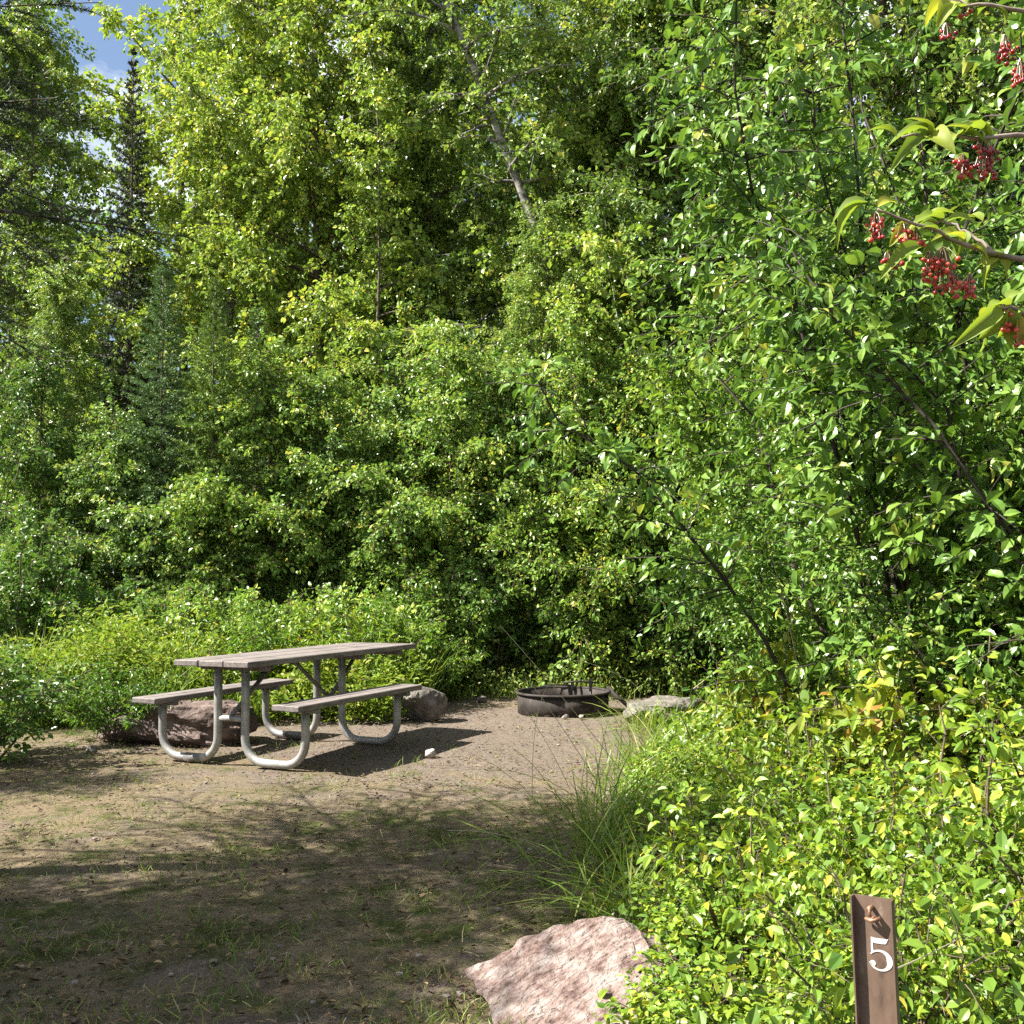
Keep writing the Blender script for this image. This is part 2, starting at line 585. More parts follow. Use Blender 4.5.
def proto(key, wl, wm, lm, wname, lname):
    PROTO[key] = ((wl[0].mesh(key + '_wood', M[wm], True), wl[1].mesh(key + '_leaf', M[lm])), (wname, lname))


def put(key, name, loc, rz, scale, label, cat, group=None, color=(1, 1, 1)):
    me, pn = PROTO[key]
    return plant(name, me, None, pn, loc, rz, scale, label, cat, group, color)


FULL = lambda t: (min(1, .45 + 2.2 * t)) * (1 - max(0, t - .35) ** 1.6 * 1.5) * .95 + .08
proto('birch_one', tree_mesh(11, 13.5, .5, 2.4, 84, 15, 70, .068, .72, .09, prof=FULL, wander=.14, jit=.06, twl=(.3, 1.15), dtw=.75, lift=.8), 'birch_bark', 'birch_leaf', 'trunk', 'crown')
proto('birch_two', tree_mesh(12, 14, .9, 2.5, 84, 15, 68, .068, .70, .10, wander=.2, prof=FULL, jit=.06, twl=(.3, 1.15), dtw=.75, lift=.8), 'birch_bark', 'birch_leaf', 'trunk', 'crown')
proto('aspen', tree_mesh(13, 12, .5, 2.3, 80, 15, 70, .064, .80, .08, prof=FULL, jit=.06, twl=(.3, 1.15), dtw=.75, lift=.8), 'bark', 'birch_leaf', 'trunk', 'crown')
proto('tall', tree_mesh(14, 17.5, 2.0, 2.9, 66, 13, 46, .105, .72, .12, prof=FULL, jit=.12), 'bark', 'birch_leaf', 'trunk', 'crown')
proto('sapling', tree_mesh(21, 4.8, .15, 1.25, 46, 20, 74, .058, .62, .03, lift=.95, jit=.06, twl=(.25, .85), dtw=.45, droop=.45), 'twig', 'shrub_leaf', 'trunk', 'crown')
proto('sapling_two', tree_mesh(22, 4.3, .12, 1.35, 46, 20, 74, .055, .70, .028, lift=.85, jit=.06, twl=(.25, .85), dtw=.45, droop=.45), 'twig', 'shrub_leaf', 'trunk', 'crown')
proto('thicket', shrub_mesh(31, 2.2, 1.15, 16, 16, 46, .07, .62), 'twig', 'shrub_leaf', 'stems', 'foliage')
proto('thicket_two', shrub_mesh(32, 1.7, 1.1, 16, 17, 48, .065, .68), 'twig', 'shrub_leaf', 'stems', 'foliage')
proto('weedy', shrub_mesh(33, 1.05, .75, 24, 18, 60, .062, .42, stem_r=.006, twl=(.12, .3)), 'twig', 'rose_leaf', 'stems', 'foliage')
proto('rose_one', shrub_mesh(41, .72, .62, 20, 24, 72, .037, .66, stem_r=.006, twl=(.10, .30), upness=.6, tint_sh=.2, tpl=LEAF11), 'twig', 'rose_leaf', 'stems', 'foliage')
proto('rose_two', shrub_mesh(42, .85, .60, 18, 24, 70, .040, .62, stem_r=.006, twl=(.10, .34), upness=.6, tint_sh=.2, tpl=LEAF11), 'twig', 'rose_leaf', 'stems', 'foliage')
proto('snowberry', shrub_mesh(43, .62, .60, 22, 25, 74, .034, .78, stem_r=.005, twl=(.10, .28), upness=.6, tint_sh=.2, tpl=LEAF11), 'twig', 'rose_leaf', 'stems', 'foliage')
proto('spray', shrub_mesh(45, .95, .42, 6, 14, 44, .056, .52, stem_r=.005, twl=(.12, .34), tint_sh=.22, tpl=LEAF11, low=.35), 'twig', 'rose_leaf', 'stems', 'foliage')
proto('autumn', shrub_mesh(44, 1.0, .6, 9, 16, 40, .075, .60, stem_r=.008, twl=(.15, .35), tint_sh=.25, tpl=LEAF11), 'twig', 'autumn_leaf', 'stems', 'foliage')
proto('spruce', conifer_mesh(51, 6.0, .3, 1.15, .17, 8, .050, .013, 120, sub=14, trunk_r=.032), 'bark', 'spruce', 'trunk', 'crown')
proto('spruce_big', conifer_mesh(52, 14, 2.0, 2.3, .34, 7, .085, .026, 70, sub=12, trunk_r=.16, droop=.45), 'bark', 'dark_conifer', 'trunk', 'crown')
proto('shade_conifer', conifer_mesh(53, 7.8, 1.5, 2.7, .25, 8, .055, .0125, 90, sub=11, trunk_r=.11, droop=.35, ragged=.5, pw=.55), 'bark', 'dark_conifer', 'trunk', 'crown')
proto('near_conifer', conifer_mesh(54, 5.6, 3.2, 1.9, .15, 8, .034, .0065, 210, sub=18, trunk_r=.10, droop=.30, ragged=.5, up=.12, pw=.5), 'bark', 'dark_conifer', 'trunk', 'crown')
proto('cherry_one', shrub_mesh(61, 5.4, 2.5, 26, 14, 56, .072, .54, tpl=LEAF11, stem_r=.014, twl=(.25, .65), low=.04, hang=.35, upness=.45), 'cherry_bark', 'cherry_leaf', 'stems', 'foliage')
proto('cherry_two', shrub_mesh(62, 4.4, 2.0, 24, 14, 54, .068, .56, tpl=LEAF11, stem_r=.012, twl=(.25, .6), low=.03, hang=.35, upness=.45), 'cherry_bark', 'cherry_leaf', 'stems', 'foliage')

BRIGHT, MIDG, DEEP, YEL = (1.22, 1.15, 1.0), (1, 1, 1), (.58, .66, .60), (1.32, 1.22, .95)  # leaf tints per plant; DEEP also puts shade into the leaf colour
GB = 'broadleaf trees behind the clearing'
G = lambda px, d: (gx(px, d), d, 0)

# leafy trees of the wall of green; (proto, name, px, d, rz, scale, colour, label, cat)
for p_, nm, px, d, rz, s, c, lab in [
    ('aspen', 'aspen_tree', 20, 17.5, .4, .95, MIDG, 'leafy aspen at far left edge, under the patch of open sky'),
    ('birch_one', 'birch_tree', 232, 17.5, 1.9, 1.05, YEL, 'bright yellow-green birch filling the sky between the dark spruce and pale slender birch'),
    ('aspen', 'aspen_tree', 318, 16.5, 3.0, 1.12, BRIGHT, 'bushy bright aspen rising straight behind the picnic table'),
    ('birch_two', 'birch_tree', 425, 16.6, .2, 1.0, MIDG, 'tall birch just left of the leaning birch trunk, mid green'),
    ('birch_one', 'birch_tree', 600, 15.2, 2.6, 1.02, MIDG, 'full-crowned birch just right of the leaning birch trunk, above the fire ring'),
    ('aspen', 'aspen_tree', 655, 15.2, 5.2, 1.15, BRIGHT, 'light green aspen whose crown meets the left side of the large chokecherry'),
    ('birch_two', 'birch_tree', 770, 13.8, 1.2, .92, DEEP, 'deep green birch looking over the top of the large chokecherry'),
    ('aspen', 'aspen_tree', 548, 13.7, 3.6, .52, MIDG, 'young aspen hiding the foot of the leaning birch'),
    ('aspen', 'aspen_tree', 905, 12.5, 2.2, 1.1, MIDG, 'aspen at upper right, showing above the hanging berry branches'),
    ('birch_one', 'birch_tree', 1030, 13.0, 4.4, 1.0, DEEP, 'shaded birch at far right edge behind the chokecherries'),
    ('aspen', 'aspen_tree', 62, 15.2, 1.0, .50, MIDG, 'shorter aspen with rounded top left of the pointed spruces'),
]:
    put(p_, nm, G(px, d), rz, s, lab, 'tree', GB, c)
for p_, nm, px, d, rz, s, c, lab in [
    ('tall', 'tall_tree', 170, 20, 2.4, .95, YEL, 'tall yellowish tree right behind the two pointed spruces'),
    ('tall', 'tall_tree', 440, 21, 3.9, .92, BRIGHT, 'tall bright tree behind the foot of the leaning birch'),
    ('tall', 'tall_tree', 610, 20, 1.1, .95, BRIGHT, 'tall bright tree between the full-crowned birch and light green aspen'),
    ('tall', 'tall_tree', 740, 19, 2.9, .92, MIDG, 'tall tree just left of the small blue sky gap'),
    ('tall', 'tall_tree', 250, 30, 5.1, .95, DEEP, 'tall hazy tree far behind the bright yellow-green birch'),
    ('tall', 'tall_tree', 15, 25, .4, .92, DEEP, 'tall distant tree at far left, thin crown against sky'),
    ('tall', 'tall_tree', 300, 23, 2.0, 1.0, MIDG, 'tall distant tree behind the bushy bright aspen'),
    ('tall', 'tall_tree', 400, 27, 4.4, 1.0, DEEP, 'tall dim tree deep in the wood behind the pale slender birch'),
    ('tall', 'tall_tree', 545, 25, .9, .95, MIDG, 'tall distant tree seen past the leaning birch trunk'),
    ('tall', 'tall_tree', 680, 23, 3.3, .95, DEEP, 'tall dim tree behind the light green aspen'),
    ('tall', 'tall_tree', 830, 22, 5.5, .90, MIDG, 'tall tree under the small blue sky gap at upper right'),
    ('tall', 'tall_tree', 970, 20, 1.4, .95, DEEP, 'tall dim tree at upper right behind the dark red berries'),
]:
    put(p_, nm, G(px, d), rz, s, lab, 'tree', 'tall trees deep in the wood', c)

# two birches whose trunks show
wl = tree_mesh(71, 13.5, 6.6, 1.5, 44, 12, 40, .068, .72, .105, lean=(-.30, .0), wander=.12, limb_r=.3, lpow=1.6)
b1 = plant('leaning_birch', (wl[0].mesh('leaning_birch_wood', M['birch_bark'], True), wl[1].mesh('leaning_birch_leaf', M['birch_leaf'])), None,
           ('trunk', 'crown'), (1.42, 14.3, 0), 0, 1, 'birch with grey leaning trunk showing through the leaves at top centre', 'tree', GB, MIDG)
wl = tree_mesh(72, 10.5, .8, 1.2, 60, 16, 60, .070, .72, .038, wander=.12, lean=(-.012, 0))
b2 = plant('slender_birch', (wl[0].mesh('slender_birch_wood', M['bark'], True), wl[1].mesh('slender_birch_leaf', M['birch_leaf'])), None,
           ('trunk', 'crown'), (gx(386, 14.9), 14.9, 0), 0, 1, 'slender birch with thin straight trunk behind the far end of the picnic table', 'tree', GB, BRIGHT)

# conifers
put('spruce', 'spruce_tree', G(160, 13.6), .3, (.88, .88, .92), 'blue-green young spruce, left of the two pointed spruces above the meadow', 'tree', 'young spruces', (.95, 1.0, 1.15))
put('spruce', 'spruce_tree', G(212, 13.4), 2.0, (.88, .88, .86), 'grass-green young spruce, right of the two pointed spruces above the meadow', 'tree', 'young spruces', (1.3, 1.25, .85))
put('spruce', 'spruce_tree', G(255, 14.6), 4.0, (.7, .7, .85), 'thin dark spruce between the grass-green spruce and the bushy bright aspen', 'tree', 'young spruces', (.75, .8, .75))
put('spruce_big', 'dark_spruce', G(126, 16.4), 1.0, (.40, .40, .70), 'narrow near-black spruce beside the open sky patch at upper left', 'tree', None, (.8, .8, .8))  # dark needle colour and tint carry the shade this tree stands in

# saplings and thickets along the back edge
GS = 'saplings at the back edge of the clearing'
for p_, px, d, rz, s, c, lab in [
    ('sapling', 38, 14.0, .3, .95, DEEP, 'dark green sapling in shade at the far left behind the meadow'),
    ('sapling_two', 108, 13.5, 1.7, .85, MIDG, 'rounded sapling below the big dark spruce'),
    ('sapling', 188, 13.2, 3.6, .55, MIDG, 'low sapling in front of the two pointed spruces'),
    ('sapling_two', 266, 13.5, 2.2, 1.05, BRIGHT, 'yellow-green sapling right of the grass-green spruce'),
    ('sapling', 318, 13.5, 5.0, .85, MIDG, 'sapling with thin dark stem behind the middle of the table'),
    ('sapling_two', 392, 13.8, .8, 1.0, MIDG, 'sapling standing behind the far end of the tabletop'),
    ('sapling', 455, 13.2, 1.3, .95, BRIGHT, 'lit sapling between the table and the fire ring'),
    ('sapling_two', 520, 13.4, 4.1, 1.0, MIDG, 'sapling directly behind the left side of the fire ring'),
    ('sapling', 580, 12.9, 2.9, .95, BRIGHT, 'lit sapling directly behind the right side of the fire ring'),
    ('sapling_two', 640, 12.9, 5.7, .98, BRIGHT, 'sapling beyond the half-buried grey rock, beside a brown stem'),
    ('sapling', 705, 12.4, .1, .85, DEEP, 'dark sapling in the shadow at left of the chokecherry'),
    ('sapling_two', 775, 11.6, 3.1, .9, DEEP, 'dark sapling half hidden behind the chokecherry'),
]:
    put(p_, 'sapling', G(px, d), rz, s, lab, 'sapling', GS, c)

GT = 'thicket bushes along the back edge'
for p_, px, d, rz, s, c, lab in [
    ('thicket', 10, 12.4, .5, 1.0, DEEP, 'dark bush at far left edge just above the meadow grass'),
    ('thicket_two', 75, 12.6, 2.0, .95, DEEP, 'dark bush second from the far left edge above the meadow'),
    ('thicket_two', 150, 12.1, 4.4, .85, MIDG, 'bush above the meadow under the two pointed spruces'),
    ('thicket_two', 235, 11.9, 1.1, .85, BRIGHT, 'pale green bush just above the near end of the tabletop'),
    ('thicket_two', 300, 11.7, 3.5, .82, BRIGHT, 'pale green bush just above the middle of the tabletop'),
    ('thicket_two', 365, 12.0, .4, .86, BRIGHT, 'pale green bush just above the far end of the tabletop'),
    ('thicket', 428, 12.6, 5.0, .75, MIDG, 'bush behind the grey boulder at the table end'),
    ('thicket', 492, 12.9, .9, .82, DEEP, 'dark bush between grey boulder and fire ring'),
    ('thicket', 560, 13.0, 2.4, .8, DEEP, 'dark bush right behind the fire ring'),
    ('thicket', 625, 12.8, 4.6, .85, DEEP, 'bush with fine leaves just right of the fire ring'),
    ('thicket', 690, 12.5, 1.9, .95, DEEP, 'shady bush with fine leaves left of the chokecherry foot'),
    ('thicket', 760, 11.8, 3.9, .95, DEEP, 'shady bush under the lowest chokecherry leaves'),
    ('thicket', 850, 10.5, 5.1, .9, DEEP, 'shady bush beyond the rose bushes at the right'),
]:
    put(p_, 'thicket_bush', G(px, d), rz, s, lab, 'bush', GT, c)

# chokecherries
GC = 'chokecherries at the right'
put('cherry_one', 'chokecherry', (2.42, 5.8, 0), 1.7, 1.0, 'large glossy chokecherry whose leaves fill the right half', 'large shrub', GC, MIDG)
put('cherry_two', 'chokecherry', (2.75, 3.9, 0), 2.2, .95, 'near chokecherry at the right edge, its big leaves right of the number post', 'large shrub', GC, MIDG)
put('cherry_one', 'chokecherry', (4.4, 7.6, 0), 4.0, 1.12, 'farther chokecherry, tallest, behind the hanging red berries', 'large shrub', GC, DEEP)
put('cherry_two', 'chokecherry', (2.7, 8.6, 0), 5.0, 1.0, 'small chokecherry whose leafy tips reach over the clearing edge', 'large shrub', GC, BRIGHT)

put('cherry_two', 'chokecherry', (2.15, 7.1, 0), 3.4, .60, 'lowest chokecherry filling the gap above the far low bushes', 'large shrub', GC, MIDG)
put('cherry_two', 'chokecherry', (2.55, 4.9, 0), .9, .55, 'low leafy chokecherry above the yellow-leaved shrub at right', 'large shrub', GC, MIDG)

# ------------------------------------------------------------------ low bushes at the right
GR = 'low leafy bushes at the right of the clearing'
LIME = (1.22, 1.16, .95)
lowb = [
    ('snowberry', .62, 3.05, .65, LIME, 'low yellow-green bush with its leaves over the pink rock'),
    ('rose_one', 1.02, 2.85, .72, BRIGHT, 'bush right behind the number post, left of its top'),
    ('snowberry', 1.50, 2.75, .85, MIDG, 'bush beside the number post at the lower right corner'),
    ('rose_two', 1.25, 3.55, .82, BRIGHT, 'knee-high bush behind the number post, second row'),
    ('snowberry', .78, 3.80, .78, LIME, 'yellowish bush behind the pink rock, beside the long grass'),
    ('rose_one', 1.85, 3.35, 1.05, MIDG, 'green bush at right edge, level with the bare stick'),
    ('snowberry', .88, 4.70, .75, LIME, 'bright low bush at the clearing edge right of the grass tuft'),
    ('rose_two', 1.45, 4.45, .9, LIME, 'round yellow bush in the middle of the low bushes'),
    ('rose_one', 2.15, 4.35, 1.15, BRIGHT, 'taller bush with oval leaves below the chokecherry'),
    ('snowberry', 1.00, 5.60, .72, LIME, 'small bright bush at the clearing edge before the grey rock'),
    ('rose_one', 1.60, 5.55, .88, BRIGHT, 'bush in the third row, between yellow bush and grey rock'),
    ('rose_two', 2.30, 5.45, 1.2, BRIGHT, 'bush in shade of the chokecherry, third row'),
    ('snowberry', 1.25, 6.60, .74, BRIGHT, 'low bush at the clearing edge in front of the half-buried rock'),
    ('rose_one', 1.95, 6.60, .95, BRIGHT, 'bush behind the yellow-red shrub foot, fourth row'),
    ('snowberry', 1.75, 7.80, .78, LIME, 'farthest low bush, right of the half-buried rock'),
    ('rose_two', 2.45, 7.60, .95, MIDG, 'farthest tall bush below the small chokecherry'),
    ('rose_one', 2.40, 9.20, .85, MIDG, 'small green bush at the end of the path at right'),
]
for i, (p_, x, y, s, c, lab) in enumerate(lowb):
    near_edge = x - float(np.interp(y, [2.0, 3.2, 4.1, 5.2, 7.3, 9.5, 11.2], [.25, .30, .42, .50, .85, 1.5, 2.3]))
    zf = (.62 if near_edge < .45 else .95) * (1.0, 1.25, .8, 1.1, .9)[i % 5]
    put(p_, 'low_bush', (x + .04 * (i % 3 - 1), y, 0), i * 1.7, (s, s, s * zf), lab, 'bush', GR, c)
for i, (x, y, s, c, lab) in enumerate([
    (.72, 3.55, .72, LIME, 'tall yellow shoots with broad leaves above the pink rock'),
    (1.55, 3.75, 1.0, BRIGHT, 'tall leafy shoots at right, above the number post'),
    (1.30, 5.0, .85, LIME, 'bright broad-leaved shoots in the middle of the low bushes'),
    (2.0, 4.75, 1.25, BRIGHT, 'tall oval-leaved shoots under the chokecherry at right'),
    (1.35, 6.9, .9, LIME, 'shoots near the half-buried rock'),
    (.95, 2.65, .62, MIDG, 'low shoots just left of the number post'),
]):
    put('spray', 'leafy_shoots', (x, y, 0), i * 2.1, s, lab, 'shrub', 'leafy shoots rising from the low bushes', c)
put('autumn', 'turning_shrub', (1.85, 5.05, 0), .7, (1.0, 1.0, 1.12), 'slender shrub with yellow and orange leaves over the low bushes', 'shrub', None, MIDG)
put('autumn', 'turning_shrub', (1.72, 6.3, 0), 2.9, (.8, .8, 1.15), 'small shrub with red-tinged leaves at the edge of the far path', 'shrub', None, MIDG)

# ------------------------------------------------------------------ left: meadow, near bush
rngm = np.random.default_rng(5)
put('thicket_two', 'thicket_bush', (-4.05, 8.1, 0), 1.0, (.78, .78, .60), 'low dark bush at left edge beside the long reddish boulder', 'bush', None, DEEP)
for px, d, rz, s, c, lab in [
    (205, 10.6, .3, .85, BRIGHT, 'leafy weed clump seen under the near end of the tabletop'),
    (262, 10.9, 2.0, .95, (.85, .95, .9), 'leafy weed clump seen between the table legs'),
    (322, 10.9, 3.7, 1.0, BRIGHT, 'rounded pale weed clump behind the far table legs'),
    (372, 11.2, 5.0, 1.05, (.85, .95, .9), 'rounded weed clump just under the far table corner'),
    (425, 11.9, 1.1, .9, (.8, .9, .85), 'weed clump above the squat grey boulder'),
    (118, 10.4, 4.1, .62, YEL, 'yellowish weed clump above the long reddish boulder'),
    (40, 10.0, 2.6, .6, YEL, 'weed clump at the left edge in front of the meadow'),
]:
    put('weedy', 'weed_clump', G(px, d), rz, s, lab, 'weeds', 'leafy weed clumps behind the table', c)
put('weedy', 'thicket_bush', (-3.3, 9.0, 0), 3.0, (.8, .8, .62), 'leafy green weed bush left of the long reddish boulder', 'bush', None, (.6, .75, .7))


def blades(mb, rng, xy, hmin, hmax, wid, lean=.35, tint=(.5, .2), z0=0.0, tpl=BLADE):
    n = len(xy)
    pos = np.column_stack([xy, np.full(n, z0)])
    ax = rng.standard_normal((n, 3)) * lean
    ax[:, 2] = 1
    nr = rng.standard_normal((n, 3))
    nr[:, 2] *= .3
    scatter(mb, tpl, pos, ax, nr, rng.uniform(hmin, hmax, n), wid, np.clip(rng.normal(tint[0], tint[1], n), 0, 1))


mb = MB()
n = 14000
px_, py_ = rngm.uniform(-6.4, -.9, n), rngm.uniform(9.5, 12.6, n)
keep = (py_ > 9.7 + .25 * np.sin(px_ * 3) + np.clip((px_ + 3.0), 0, 2) * .55)
xy = np.column_stack([px_, py_])[keep]
clump = np.array([mnoise.noise((x * 1.7, y * 1.7, 0)) for x, y in xy])
kk = clump > -.25
xy = xy[kk]
n = len(xy)
hh = np.clip(np.where(xy[:, 0] < -3.0, .68, .42) + clump[kk] * .9, .25, 1.15)
blades(mb, rngm, xy, hh * .45, hh * .95, .012, .38, (.42, .22))
# leafy stems in the meadow
ns = 3000
sx, sy = rngm.uniform(-6.2, -1.0, ns), rngm.uniform(9.9, 12.3, ns)
sh = np.array([mnoise.noise((a_ * 1.1, b_ * 1.1, 4)) for a_, b_ in zip(sx, sy)])
S = np.column_stack([sx, sy, np.zeros(ns)])
D = norm(np.column_stack([rngm.normal(0, .22, ns), rngm.normal(0, .22, ns), np.ones(ns)]))
leaves_on_twigs(mb, rngm, S, D, np.clip(np.where(sx < -3.0, .70, .48) + sh * .6, .2, 1.0) * rngm.uniform(.6, 1.15, ns), 40, .066, .40, droop=0, jit=.05, hang=.1, upness=.6, tint_sh=.2)
tag(mb.build('tall_grass', M['meadow']), 'tall yellow-green meadow grass and weeds behind the picnic table', 'tall grass', None, 'stuff')

# weeds and short grass at the edges of the clearing
mb = MB()
n = 26000
x, y = rngm.uniform(-6, 4, n), rngm.uniform(9.5, 13.2, n)
edge = np.array([mnoise.noise((a * 1.3, b * 1.3, 3)) for a, b in zip(x, y)])
pk = np.clip((y - 11.6 - .4 * np.clip(-x - 1, 0, 1.2) * -1) * 1.1 + edge * .7, 0, 1)
k = rngm.random(n) < pk
blades(mb, rngm, np.column_stack([x, y])[k], .06, .28, .010, .5, (.45, .2))
n = 5200
x, y = rngm.uniform(-3.2, 3.2, n), rngm.uniform(11.7, 13.0, n)
P = np.column_stack([x, y, rngm.uniform(.03, .32, n)])
nr = rngm.standard_normal((n, 3)) * .5
nr[:, 2] += 1
scatter(mb, LEAF6, P, rngm.standard_normal((n, 3)), nr, rngm.uniform(.025, .06, n), .026, np.clip(rngm.normal(.45, .2, n), 0, 1))
tag(mb.build('edge_weeds', M['grass']), 'short grass and weeds along the back edge of the clearing', 'weeds', None, 'stuff')

# understory under the low bushes at the right
mb = MB()


def right_edge(y):
    return np.interp(y, [2.0, 3.2, 4.1, 5.2, 7.3, 9.5, 11.2, 12.5], [.25, .30, .42, .50, .85, 1.5, 2.3, 2.9])


n = 13000
y = rngm.uniform(2.2, 11.0, n)
x = right_edge(y) + rngm.random(n) ** 1.1 * 2.3 - .08
hz = np.clip((x - right_edge(y)) * .7 + .12, .08, .6) * (y < 12)
hz *= np.interp(y, [2.2, 8, 11], [1, .9, .5])
P = np.column_stack([x, y, rngm.random(n) * hz + .02])
nr = rngm.standard_normal((n, 3)) * .5
nr[:, 2] += 1
nr += np.array(sv) * .3
ss = rngm.uniform(.025, .055, n)
scatter(mb, LEAF6, P, rngm.standard_normal((n, 3)), nr, ss, ss * .65, np.clip(rngm.normal(.48, .22, n), 0, 1))
ng = 1500
y = rngm.uniform(2.6, 10.5, ng)
x = right_edge(y) + rngm.random(ng) ** 1.6 * 1.6 - .22
kk = ~((y < 4.0) & (x < .75))
blades(mb, rngm, np.column_stack([x, y])[kk], .12, .42, .007, .6, (.5, .25))
tag(mb.build('undergrowth', M['rose_leaf']), 'low leafy ground cover under and between the bushes at the right', 'ground cover', None, 'stuff')

# ------------------------------------------------------------------ ground
def axis_steps(lo, hi, st, far):
    a = np.arange(lo, hi + 1e-6, st)
    g = np.geomspace(1, far, 16)
    return np.concatenate([(lo - g)[::-1], a, hi + g])


gxs = axis_steps(-6.5, 5.0, .08, 500)
gys = axis_steps(0.0, 14.0, .08, 700)
X, Y = np.meshgrid(gxs, gys)
nz = np.array([mnoise.noise((a * .9, b * .9, 0)) * .6 + mnoise.noise((a * 4, b * 4, 2)) * .28 + mnoise.noise((a * 13, b * 13, 5)) * .18 if abs(a) < 12 and abs(b) < 20 else 0 for a, b in zip(X.ravel(), Y.ravel())])
Z = nz * .028
re = right_edge(Y.ravel())
mound = np.clip((X.ravel() - re) * .12, 0, .12) * (Y.ravel() < 12)
Z = Z + mound - .01
mb = MB()
ny, nx = X.shape
i = np.arange(ny - 1)[:, None] * nx
j = np.arange(nx - 1)[None, :]
q = np.stack([i + j, i + j + 1, i + nx + j + 1, i + nx + j], -1).reshape(-1, 4)
# how grassy / wooded the earth is: 0 trodden dirt, .5 thin grass, 1 forest floor
xr, yr = X.ravel(), Y.ravel()
bare = np.exp(-(((xr + .2) / 2.3) ** 2 + ((yr - 9.3) / 2.2) ** 2))
grassy = np.clip(.62 - .75 * bare + .25 * np.array([mnoise.noise((a * .6, b * 1.1, 8)) if abs(a) < 12 and abs(b) < 20 else 0 for a, b in zip(xr, yr)]), 0, .75)
wood_ = np.clip(np.maximum((yr - 12.0) / .8, (xr - re + .1) / .3), 0, 1)
wood_ = np.maximum(wood_, np.clip((-xr - 4.6) / .8, 0, 1))
grassy = np.maximum(grassy, wood_)
mb.add(np.column_stack([xr, yr, Z]), q, None, grassy)

m, t, b, out = nodes('ground_earth')
a = t.nodes.new('ShaderNodeAttribute'); a.attribute_name = 'tint'
tcn = t.nodes.new('ShaderNodeTexCoord')


def tnoise(scale, detail=8, rough=.7, stretch=None):
    n_ = t.nodes.new('ShaderNodeTexNoise')
    n_.inputs['Scale'].default_value = scale
    n_.inputs['Detail'].default_value = detail
    n_.inputs['Roughness'].default_value = rough
    if stretch:
        mpp = t.nodes.new('ShaderNodeMapping')
        mpp.inputs['Scale'].default_value = stretch
        t.links.new(tcn.outputs['Object'], mpp.inputs['Vector'])
        t.links.new(mpp.outputs[0], n_.inputs['Vector'])
    else:
        t.links.new(tcn.outputs['Object'], n_.inputs['Vector'])
    return n_.outputs['Fac']


def tmix(f, c1, c2, mode='MIX'):
    mm = t.nodes.new('ShaderNodeMix')
    mm.data_type = 'RGBA'
    mm.blend_type = mode
    if isinstance(f, float): mm.inputs[0].default_value = f
    else: t.links.new(f, mm.inputs[0])
    for s_, c_ in ((6, c1), (7, c2)):
        if isinstance(c_, tuple): mm.inputs[s_].default_value = (*c_, 1)
        else: t.links.new(c_, mm.inputs[s_])
    return mm.outputs[2]


def tmath(op, x1, x2):
    mm = t.nodes.new('ShaderNodeMath')
    mm.operation = op
    for s_, c_ in ((0, x1), (1, x2)):
        if isinstance(c_, (int, float)): mm.inputs[s_].default_value = c_
        else: t.links.new(c_, mm.inputs[s_])
    return mm.outputs[0]


dirt = ramp(t, [(.28, (0.069, 0.052, 0.037)), (.5, (0.157, 0.125, 0.100)), (.72, (0.232, 0.201, 0.165))], tnoise(26, 10, .75))
straw = ramp(t, [(.3, (0.063, 0.048, 0.029)), (.5, (0.176, 0.138, 0.086)), (.7, (0.295, 0.240, 0.165))], tnoise(60, 8, .8))
green = ramp(t, [(.3, (0.027, 0.040, 0.010)), (.6, (0.077, 0.094, 0.023)), (.8, (0.146, 0.138, 0.046))], tnoise(75, 6, .8))
litter = ramp(t, [(.3, (.02, .018, .01)), (.6, (.07, .055, .03)), (.8, (.15, .11, .06))], tnoise(40, 8, .8))
big = tnoise(2.2, 6, .7)
thin = ramp(t, [(.42, (0, 0, 0)), (.60, (1, 1, 1))], tmath('ADD', big, tmath('MULTIPLY', tmath('SUBTRACT', a.outputs['Fac'], .42), .55)))
moss = ramp(t, [(.50, (0, 0, 0)), (.66, (1, 1, 1))], tmath('ADD', tnoise(3.3, 7, .75), tmath('MULTIPLY', tmath('SUBTRACT', a.outputs['Fac'], .5), .30)))
wd = ramp(t, [(.78, (0, 0, 0)), (.95, (1, 1, 1))], a.outputs['Fac'])
c = tmix(thin, dirt, straw)
c = tmix(moss, c, green)
c = tmix(wd, c, litter)
spk = ramp(t, [(.30, (.35, .33, .31)), (.46, (1, 1, 1)), (.62, (1, 1, 1)), (.74, (1.45, 1.42, 1.36))], tnoise(210, 4, .7))
c = tmix(.8, c, spk, 'MULTIPLY')
t.links.new(c, b.inputs['Base Color'])
b.inputs['Roughness'].default_value = .95
b.inputs['Specular IOR Level'].default_value = .12
bp = t.nodes.new('ShaderNodeBump')
bp.inputs['Strength'].default_value = .8
bp.inputs['Distance'].default_value = .02
t.links.new(tnoise(70, 9, .8), bp.inputs['Height'])
t.links.new(bp.outputs[0], b.inputs['Normal'])
ground = mb.build('ground', m, None, True)
tag(ground, 'trodden tan dirt of the clearing with thin dry grass', 'ground', None, 'structure')

